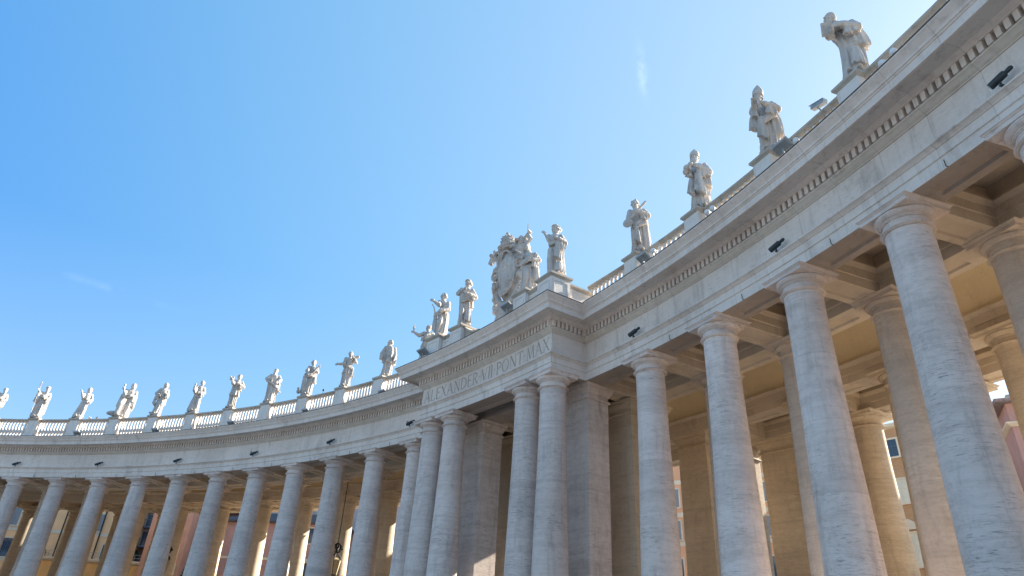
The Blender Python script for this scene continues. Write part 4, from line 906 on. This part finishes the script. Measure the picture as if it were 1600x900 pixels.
SP = [(TL-DL*10, 'first dark spotlight from the left end of the far architrave', 0), (TL-DL*8, 'second dark spotlight from the left end of the far architrave', 0), (TL-DL*6, 'third dark spotlight from the left end of the far architrave', 0),
      (TL-DL*4, 'fourth dark spotlight from the left, with a raised visor flap', 1), (TL-DL*2, 'fifth dark spotlight from the left on the far architrave', 0), (TL, 'dark spotlight with open visor flaps tucked beside the portico corner', 1),
      (TR, 'dark spotlight over the first column right of the portico', 0), (TR+DR*2, 'dark spotlight over the third column right of the portico', 0), (TR+DR*4, 'large dark spotlight near the right edge of the photo', 0)]
for t, lab, ex in SP: spot(t, lab, extra=bool(ex))
def flood(pos, rz, label, s=1.0):
    th = thing('floodlight', label, 'floodlight', pos, rz, 'grey floodlights at the statues\' feet')
    MB().tube([(0, 0, -.55*s), (0, 0, .02)], .035, 8).build('stand', M['grey'], th)
    R = Matrix.Rotation(radians(-32), 3, 'X'); b = MB().sqloft([(-.05, -.09), (0, -.05), (0, .05), (-.02, .07)], .44*s, .28*s); b.v = [tuple(R @ Vector(q)) for q in b.v]; b.build('housing', M['grey'], th)
    g_ = MB().sqloft([(-.05, .072), (-.05, .078)], .44*s, .28*s); g_.v = [tuple(R @ Vector(q)) for q in g_.v]; g_.build('glass', M['lens'], th)
def fl_pos(t, off, r, dz): p = W(t, off, r, dz); return (p.x, p.y, p.z), -t
for j, lab in ((9, 'floodlight below the monk with the bird'), (7, 'floodlight below the veiled figure'), (5, 'floodlight below the priest with flowers'), (3, 'floodlight below the saint with the slanted cross'), (1, 'floodlight below the figure in the bell-shaped cape')):
    flood(*fl_pos(TL-DL*j, 1.15, 1.25, 4.42), 'grey '+lab, .8)
flood(*fl_pos(TR, 1.25, 1.15, 5.20), 'grey floodlight beside the cloaked saint with the sword', .85); flood(*fl_pos(TR+DR*2, 1.35, 1.1, 5.45), 'large grey floodlight at the feet of the bishop with the book', .9)
for lat, r, dz, lab in ((-6.15, 1.3, 4.95, 'grey floodlight in front of the figure with the flaming vessel'), (1.95, .65, 5.75, 'grey floodlight below the papal arms')):
    p, rz = local(lat, r); flood((p.x, p.y, ZT+dz), rz, lab, 1.0)
for t, off, r, dz, lab in ((TR, 1.95, 1.1, 5.25, 'small white globe lamp right of the cloaked saint with the sword'), (TR+DR, 1.15, 1.0, 5.30, 'left of two white globe lamps by the bishop with the bundle'), (TR+DR, 1.50, 1.0, 5.30, 'right of two white globe lamps by the bishop with the bundle'),
                           (TR+DR*2, 1.95, 1.0, 5.30, 'white globe lamp above the large grey floodlight'), (TR+DR*3, 1.55, 1.0, 5.30, 'lower white globe lamp by the saint with the open book'), (TR+DR*3, 2.05, 1.0, 5.35, 'upper white globe lamp by the saint with the open book')):
    p = W(t, off, r, dz); th = thing('globe_lamp', lab, 'lamp', p, -t, 'white globe lamps along the right cornice')
    MB().ell((0, 0, 0), (.13, .13, .15)).build('globe', M['white'], th, True); MB().tube([(0, 0, -.95), (0, 0, -.12)], [.03, .045], 8).build('stem', M['grey'], th)
p = W(TR+DR*2, 2.95, .45, 6.03); th = thing('security_camera', 'grey box security camera on a stalk above the near balustrade', 'camera', p, -TR-DR*2)
MB().tube([(0, 0, 0), (0, -.05, .30), (-.06, -.10, .42)], .035, 8).build('stalk', M['grey'], th)
R = Matrix.Rotation(.22, 3, 'Y'); b = MB().box(-.42, .22, -.20, .02, .42, .60); b.box(-.50, .20, -.22, .04, .602, .63); b.v = [tuple(R @ Vector(q)) for q in b.v]; b.build('housing', M['grey'], th)
p = W(TL-DL*3, 1.9, .45, 6.03); o = MB().tube([(0, 0, 0), (0, 0, .32)], .025, 6).ell((0, 0, .40), (.10, .10, .10)).build('rail_lamp', M['black'], None, True, p); tag(o, 'tiny black ball lamp on a stalk on the far rail', 'lamp')
def bird(off, mat, label, rz):
    p = W(TL-DL*9, off, .40, 6.04); b = MB().ell((0, 0, .17), (.20, .11, .11), Matrix.Rotation(-.35, 3, 'Y')); b.ell((-.17, 0, .30), (.075, .065, .07)); b.cap((-.12, 0, .22), .07, (-.16, 0, .29), .055); b.cap((-.23, 0, .30), .022, (-.28, 0, .285), .008); b.cap((.15, 0, .13), .06, (.36, 0, .06), .03)
    for sy in (-1, 1): b.cap((0, sy*.04, .09), .016, (-.01, sy*.04, .0), .014)
    o = b.build('pigeon', mat, None, True, p, rz); tag(o, label, 'bird', 'pigeons on the far balustrade')
bird(1.15, M['bird_white'], 'pale pigeon perched on the far rail, left of the two', .4); bird(2.0, M['bird_dark'], 'darker pigeon perched on the far rail, right of the two', -.3)

# ------------------------------------------------------------------ lanterns hanging under the vault
def lantern(t, rad, zb, label):
    x, y = sin(t)*rad, cos(t)*rad; top = ZT+3.45; th = thing('hanging_lantern', label, 'lantern', (x, y, zb), -t, 'wrought iron lanterns under the vault')
    MB().tube([(0, 0, 2.6), (0, 0, top-zb)], .03, 6).build('chain', M['iron'], th)
    s_ = MB()
    for a in range(6):
        c, sn = cos(a*pi/3), sin(a*pi/3)
        s_.tube([(.05*c, .05*sn, 2.6), (.38*c, .38*sn, 2.3), (.30*c, .30*sn, 1.9), (.10*c, .10*sn, 1.75), (.42*c, .42*sn, 1.45), (.5*c, .5*sn, 1.15)], [.03, .06, .06, .04, .05, .03], 6)
        s_.ell((.42*c, .42*sn, 2.15), (.10, .10, .12))
    s_.ell((0, 0, 2.0), (.14, .14, .30)); s_.build('scrollwork', M['iron'], th)
    MB().lathe([(.30, 0), (.50, 1.1), (.52, 1.15), (.12, 1.4)], 6).build('panes', M['amber'], th)
    fr = MB()
    for a in range(6): c, sn = cos(a*pi/3), sin(a*pi/3); fr.tube([(.31*c, .31*sn, 0), (.51*c, .51*sn, 1.1)], .025, 5)
    fr.lathe([(.33, -.03), (.33, .03)], 6); fr.build('cage', M['iron'], th)
lantern(-.338, R0+6.4, 5.9, 'wrought iron lantern with pale panes hanging between columns left of the portico'); lantern(-.5935, R0+6.4, 6.1, 'wrought iron lantern half hidden behind a far left column')

# ------------------------------------------------------------------ the houses behind
def house(name, label, p0, p1, depth, h, mat, roof='flat', trim=True, roofmat='roof'):
    a, b = Vector(p0), Vector(p1); L = (b-a).length; rz = atan2(b.y-a.y, b.x-a.x)
    th = thing(name, label, 'building', (a.x, a.y, GZ), rz); th['L'] = L
    MB().box(0, L, 0, depth, -.05, h).build('wall', M[mat], th)
    if roof == 'flat': MB().sqloft([(0, 0), (.25, .12), (.35, .3), (.35, .45), (.1, .5)], L/2, depth/2, (L/2, depth/2, h+.003)).build('cornice', M['cream'], th)
    else:
        MB().sqloft([(.7, -.12), (.75, .05), (.75, .12), (-min(L, depth)/2+.3, min(L, depth)*.20)], L/2, depth/2, (L/2, depth/2, h+.005)).build('roof', M[roofmat], th)
    return th
def win(th, u, z, w, h, kind='glass', frame='cream', side=None, head=0.0):
    f = MB(); t = .16; y0 = -.09
    f.box(u-w/2-t, u-w/2, y0, .02, z, z+h); f.box(u+w/2, u+w/2+t, y0, .02, z, z+h); f.box(u-w/2-t, u+w/2+t, y0-.005, .02, z+h, z+h+t); f.box(u-w/2-t-.08, u+w/2+t+.08, y0-.12, .02, z-t, z)
    o = f.build('window', M[frame], th)
    if kind in ('glass', 'blind'):
        MB().box(u-w/2, u+w/2, -.035, .015, z+(h*.0), z+h).build('pane', M['glass' if kind == 'glass' else 'blind'], o)
        m = MB().box(u-.03, u+.03, -.06, -.02, z, z+h); m.box(u-w/2, u-.03, -.055, -.02, z+h*.6, z+h*.6+.05); m.box(u+.03, u+w/2, -.055, -.02, z+h*.6, z+h*.6+.05); m.build('sash', M['blue_metal' if kind == 'glass' else 'cream'], o)
    else:
        MB().box(u-w/2, u+w/2, -.03, .015, z, z+h).build('pane', M['glass'], o)
        for s in (-1, 1):
            q = MB(); x0 = u-w/2+.01 if s < 0 else u+.01
            q.box(x0, x0+w/2-.02, -.08, -.04, z+.02, z+h-.02)
            for k in range(int(h/.14)): q.box(x0+.06, x0+w/2-.08, -.095, -.081, z+.08+k*.14, z+.15+k*.14)
            q.build('shutter', M['shutter'], o)
    if head:                                 # triangular pediment
        q = MB(); zt = z+h+t+.25; q.loft([[(x, y, zz) for x, zz in ((u-w/2-.55, zt), (u+w/2+.55, zt), (u, zt+head))] for y in (-.28, .01)]); q.box(u-w/2-.6, u+w/2+.6, -.32, .012, zt-.14, zt-.003); q.build('pediment', M[frame], o)
    return o
def band(th, z, h, y=.10, mat='cream'): L = th['L']; return MB().box(-.05, L+.05, -y, .03, z, z+h).build('string_course', M[mat], th)
G = -GZ
y = house('yellow_palace', 'long ochre plastered palace with blue-grey shutters behind the far left columns', (-101, 38), (-82.5, 71), 14, 22, 'yellow_wall')
for z in (9.2+G, 14.2+G-1.0): band(y, z, .45)
for u in (16.6, 20.95, 25.0, 29.1, 32.05, 34.6): win(y, u, 13.9+G, 1.1, 2.3, 'shut')
for u in (16.6, 21.2, 25.2, 29.2, 34.2): win(y, u, 9.75+G, 1.2, 2.4, 'glass')
for u in (16.6, 21.2, 25.2, 29.2, 33.6): win(y, u, 4.6+G, 1.3, 2.8, 'glass')
MB().tube([(27.6, -.16, 0), (27.6, -.16, 21.9)], .09, 8).build('downpipe', M['iron'], y); MB().tube([(32.7, -.16, 0), (32.7, -.16, 21.9)], .09, 8).build('downpipe', M['iron'], y)
wl2 = MB().tube([(26.6, -.05, 11.6), (26.6, -.5, 12.6), (26.5, -1.0, 12.9), (26.4, -1.35, 12.5)], .05, 6); wl2.tube([(26.6, -.05, 12.4), (26.6, -.45, 12.2), (26.6, -.5, 12.6)], .04, 6)
th = thing('wall_lantern', 'black iron lantern on a curled bracket on the ochre palace wall', 'lantern', y.location, y.rotation_euler.z); wl2.build('bracket', M['iron'], th); MB().lathe([(.16, 0), (.26, .6), (.05, .8)], 6, (26.4, -1.35, 11.65)).build('lamp', M['iron'], th)
lw = house('terrace_building', 'low yellow terrace building with a railing on its flat roof', (-78, 57.5), (-68.9, 70.8), 8, 9.15+G-.5, 'low_wall')
rl = MB(); L = lw['L']; zt = 9.15+G
for k in range(int(L/1.5)+1): rl.tube([(k*1.5+.2, .15, zt-.03), (k*1.5+.2, .15, zt+.75)], .03, 6)
for z in (.35, .75): rl.tube([(.1, .15, zt+z), (L-.1, .15, zt+z)], .03, 6)
rl.build('railing', M['grey'], lw)
bh = house('balcony_house', 'dark brown house with blue balconies and a round window', (-85.2, 69), (-73, 96), 10, 18.2+G, 'maroon_wall', 'hip')
ub = lambda px: px
for u, z, w, h in ((3.5, 15.3+G, .7, 1.6), (4.9, 15.3+G, .7, 1.6), (3.4, 12.6+G, .7, 1.9), (4.8, 12.6+G, .7, 1.9), (8, 12.6+G, .9, 1.9), (8, 15.3+G, .9, 1.6)): win(bh, u, z, w, h, 'glass', 'grey_wall')
for z in (15.1+G, 12.4+G):
    b = MB().box(2.2, 6.6, -1.1, .0, z-.18, z); o = b.build('balcony', M['blue_metal'], bh); r_ = MB()
    for k in range(32): r_.tube([(2.25+k*.14, -1.02, z), (2.25+k*.14, -1.02, z+.95)], .018, 5)
    r_.box(2.2, 6.6, -1.06, -.98, z+.95, z+1.0); r_.build('railing', M['blue_metal'], o)
MB().box(2.3, 6.5, -.9, -.01, 17.3+G, 17.45+G).build('canopy', M['blue_metal'], bh)
MB().box(2.1, 6.7, -.03, .01, 12.45+G, 17.25+G).build('pale_wall_field', M['grey_wall'], bh)
rw = MB().lathe([(.55, -.06), (.75, -.06), (.75, .02), (.55, .02)], 24); rw.v = [(p[0]+3.8, p[2], p[1]+11.1+G) for p in rw.v]; o = rw.build('round_window', M['maroon_wall'], bh, 40)
rp = MB().lathe([(.56, -.02), (.56, .01)], 24); rp.v = [(p[0]+3.8, p[2], p[1]+11.1+G) for p in rp.v]; rp.build('pane', M['glass'], o)
pk = house('pink_tower', 'plain pink plastered tower block with sharp corner', (-69.2, 69.4), (-66.75, 73.6), 6, 19+G, 'pink_wall')
win(pk, 3.9, 8.0+G, .6, 1.0, 'glass')
rs = house('rose_house', 'dusky rose plastered house under a dark tiled roof', (-68, 77.2), (-56.2, 89.0), 10, 15.1+G, 'rose_wall', 'hip')
for u in (4.6, 8.9, 12.9): win(rs, u+.4, 12.6+G, .95, 1.9, 'glass')
for u in (9.0, 12.9): win(rs, u+.3, 8.0+G, 1.1, 2.2, 'glass')
band(rs, 10.4+G, .3, .08)
gh = house('grey_house', 'pale grey rusticated house with a dark arched doorway', (-79, 85), (-46, 108), 10, 30+G, 'grey_wall')  # stretched left and raised to shade the pink tower and close a sky gap
for z in lin(10.5+G, 20+G, 12): band(gh, z, .12, .06, 'grey_wall')
for u in (14, 18.5, 23, 27.5, 32): win(gh, u, 13.2+G, 1.2, 2.4, 'glass')
for u in (14, 18.5, 23, 27.5, 32):
    a = MB(); pts = [(u-1.3, 3+G), (u-1.3, 9.2+G)]+[(u+1.3*cos(t), 9.2+G+1.3*sin(t)) for t in lin(pi, 0, 12)][1:]+[(u+1.3, 3+G)]
    a.loft([[(px, yy, pz) for px, pz in pts] for yy in (-.02, .02)]); a.build('arched_door', M['iron'], gh)
og = house('orange_palace', 'tall orange plastered palace seen as a thin sliver behind the columns', (-24, 110.5), (-7.5, 116.0), 12, 24+G-.5, 'orange_wall')
for z in (18.9+G, 15.3+G, 12.2+G): band(og, z, .5)
for u in (2.0, 5.5, 9, 12.5, 16): win(og, u, 16.4+G, 1.2, 2.0, 'shut'); win(og, u, 12.9+G, 1.2, 2.0, 'shut'); win(og, u, 8.5+G, 1.2, 2.4, 'glass')
bk = house('brick_palace', 'brown brick palace with pale stone window frames and a pedimented window', (1.0, 112), (13.0, 112), 12, 20.2+G, 'brick')
for u in (1.6, 5.0, 8.5): win(bk, u, 17.7+G, .95, 1.55, 'glass'); win(bk, u, 13.7+G, 1.0, 2.0, 'blind'); win(bk, u, 8.6+G, 1.1, 2.6, 'blind', head=.75)
ch = house('corner_house', 'rose corner house with double cornice, tiled roof and roof terrace', (16.35, 108), (24, 111.6), 10, 19.2+G, 'rose_wall', 'hip', roofmat='roof_red')
MB().sqloft([(.05, 0), (.35, .2), (.35, .3), (.05, .32)], ch['L']/2, 5, (ch['L']/2, 5, 17.3+G)).build('cornice', M['cream'], ch)
for u in (2, 5.5): win(ch, u, 11.5+G, 1.1, 2.0, 'shut'); win(ch, u, 6.5+G, 1.1, 2.2, 'shut')
MB().box(.5, 6, 1.2, 7, 19.4+G, 20.2+G).build('roof_terrace_room', M['grey_wall'], ch)
aw = MB(); aw.grid([[(.4+5.4*u, .4-.0*u, 0) if False else (.4+2.2*u, .35+1.4*v, 19.5+G+.5*v) for v in (0, 1)] for u in (0, 1)]); o = aw.build('awning', M['awning'], ch); md = o.modifiers.new('s', 'SOLIDIFY'); md.thickness = .04

def tree(name, label, x, yy, h, rad, zc, seed):
    rn = random.Random(seed); th = thing(name, label, 'tree', (x, yy, GZ)); t = MB().tube([(0, 0, 0), (.1, 0, zc*.5), (0, .1, zc)], [.22, .18, .12], 8)
    for k in range(6): a = k*1.05; t.tube([(0, 0, zc*.75), (rad*.5*cos(a), rad*.5*sin(a), zc)], [.09, .03], 6)
    t.build('trunk', M['bark'], th, True); c = MB()
    for k in range(2600):
        d = Vector((rn.gauss(0, 1), rn.gauss(0, 1), rn.gauss(0, 1))).normalized(); q = rad*(.55+.45*rn.random()**.5)*(1+.16*mnoise.noise(d*2.3+Vector((seed, 0, 0))))
        p = d*q; p.z = p.z*.85+zc; a = Vector((rn.uniform(-1, 1), rn.uniform(-1, 1), rn.uniform(-1, 1))).normalized()*.13; b = a.orthogonal().normalized()*.08
        c.quad(p-a, p-b, p+a, p+b)
    c.build('crown', M['leaf'], th)
tree('clipped_tree', 'rounded dark green tree low in front of the rose house, left one', -63.2, 74.8, 10, 1.7, 7.6+G, 3); tree('clipped_tree', 'rounded dark green tree low in front of the rose house, right one', -56.0, 84.0, 10, 1.7, 8.0+G, 4)
tree('terrace_shrub', 'dark green shrub by the railing in front of the ochre palace', -76.8, 69.5, 10, 1.1, 10.3+G, 6)
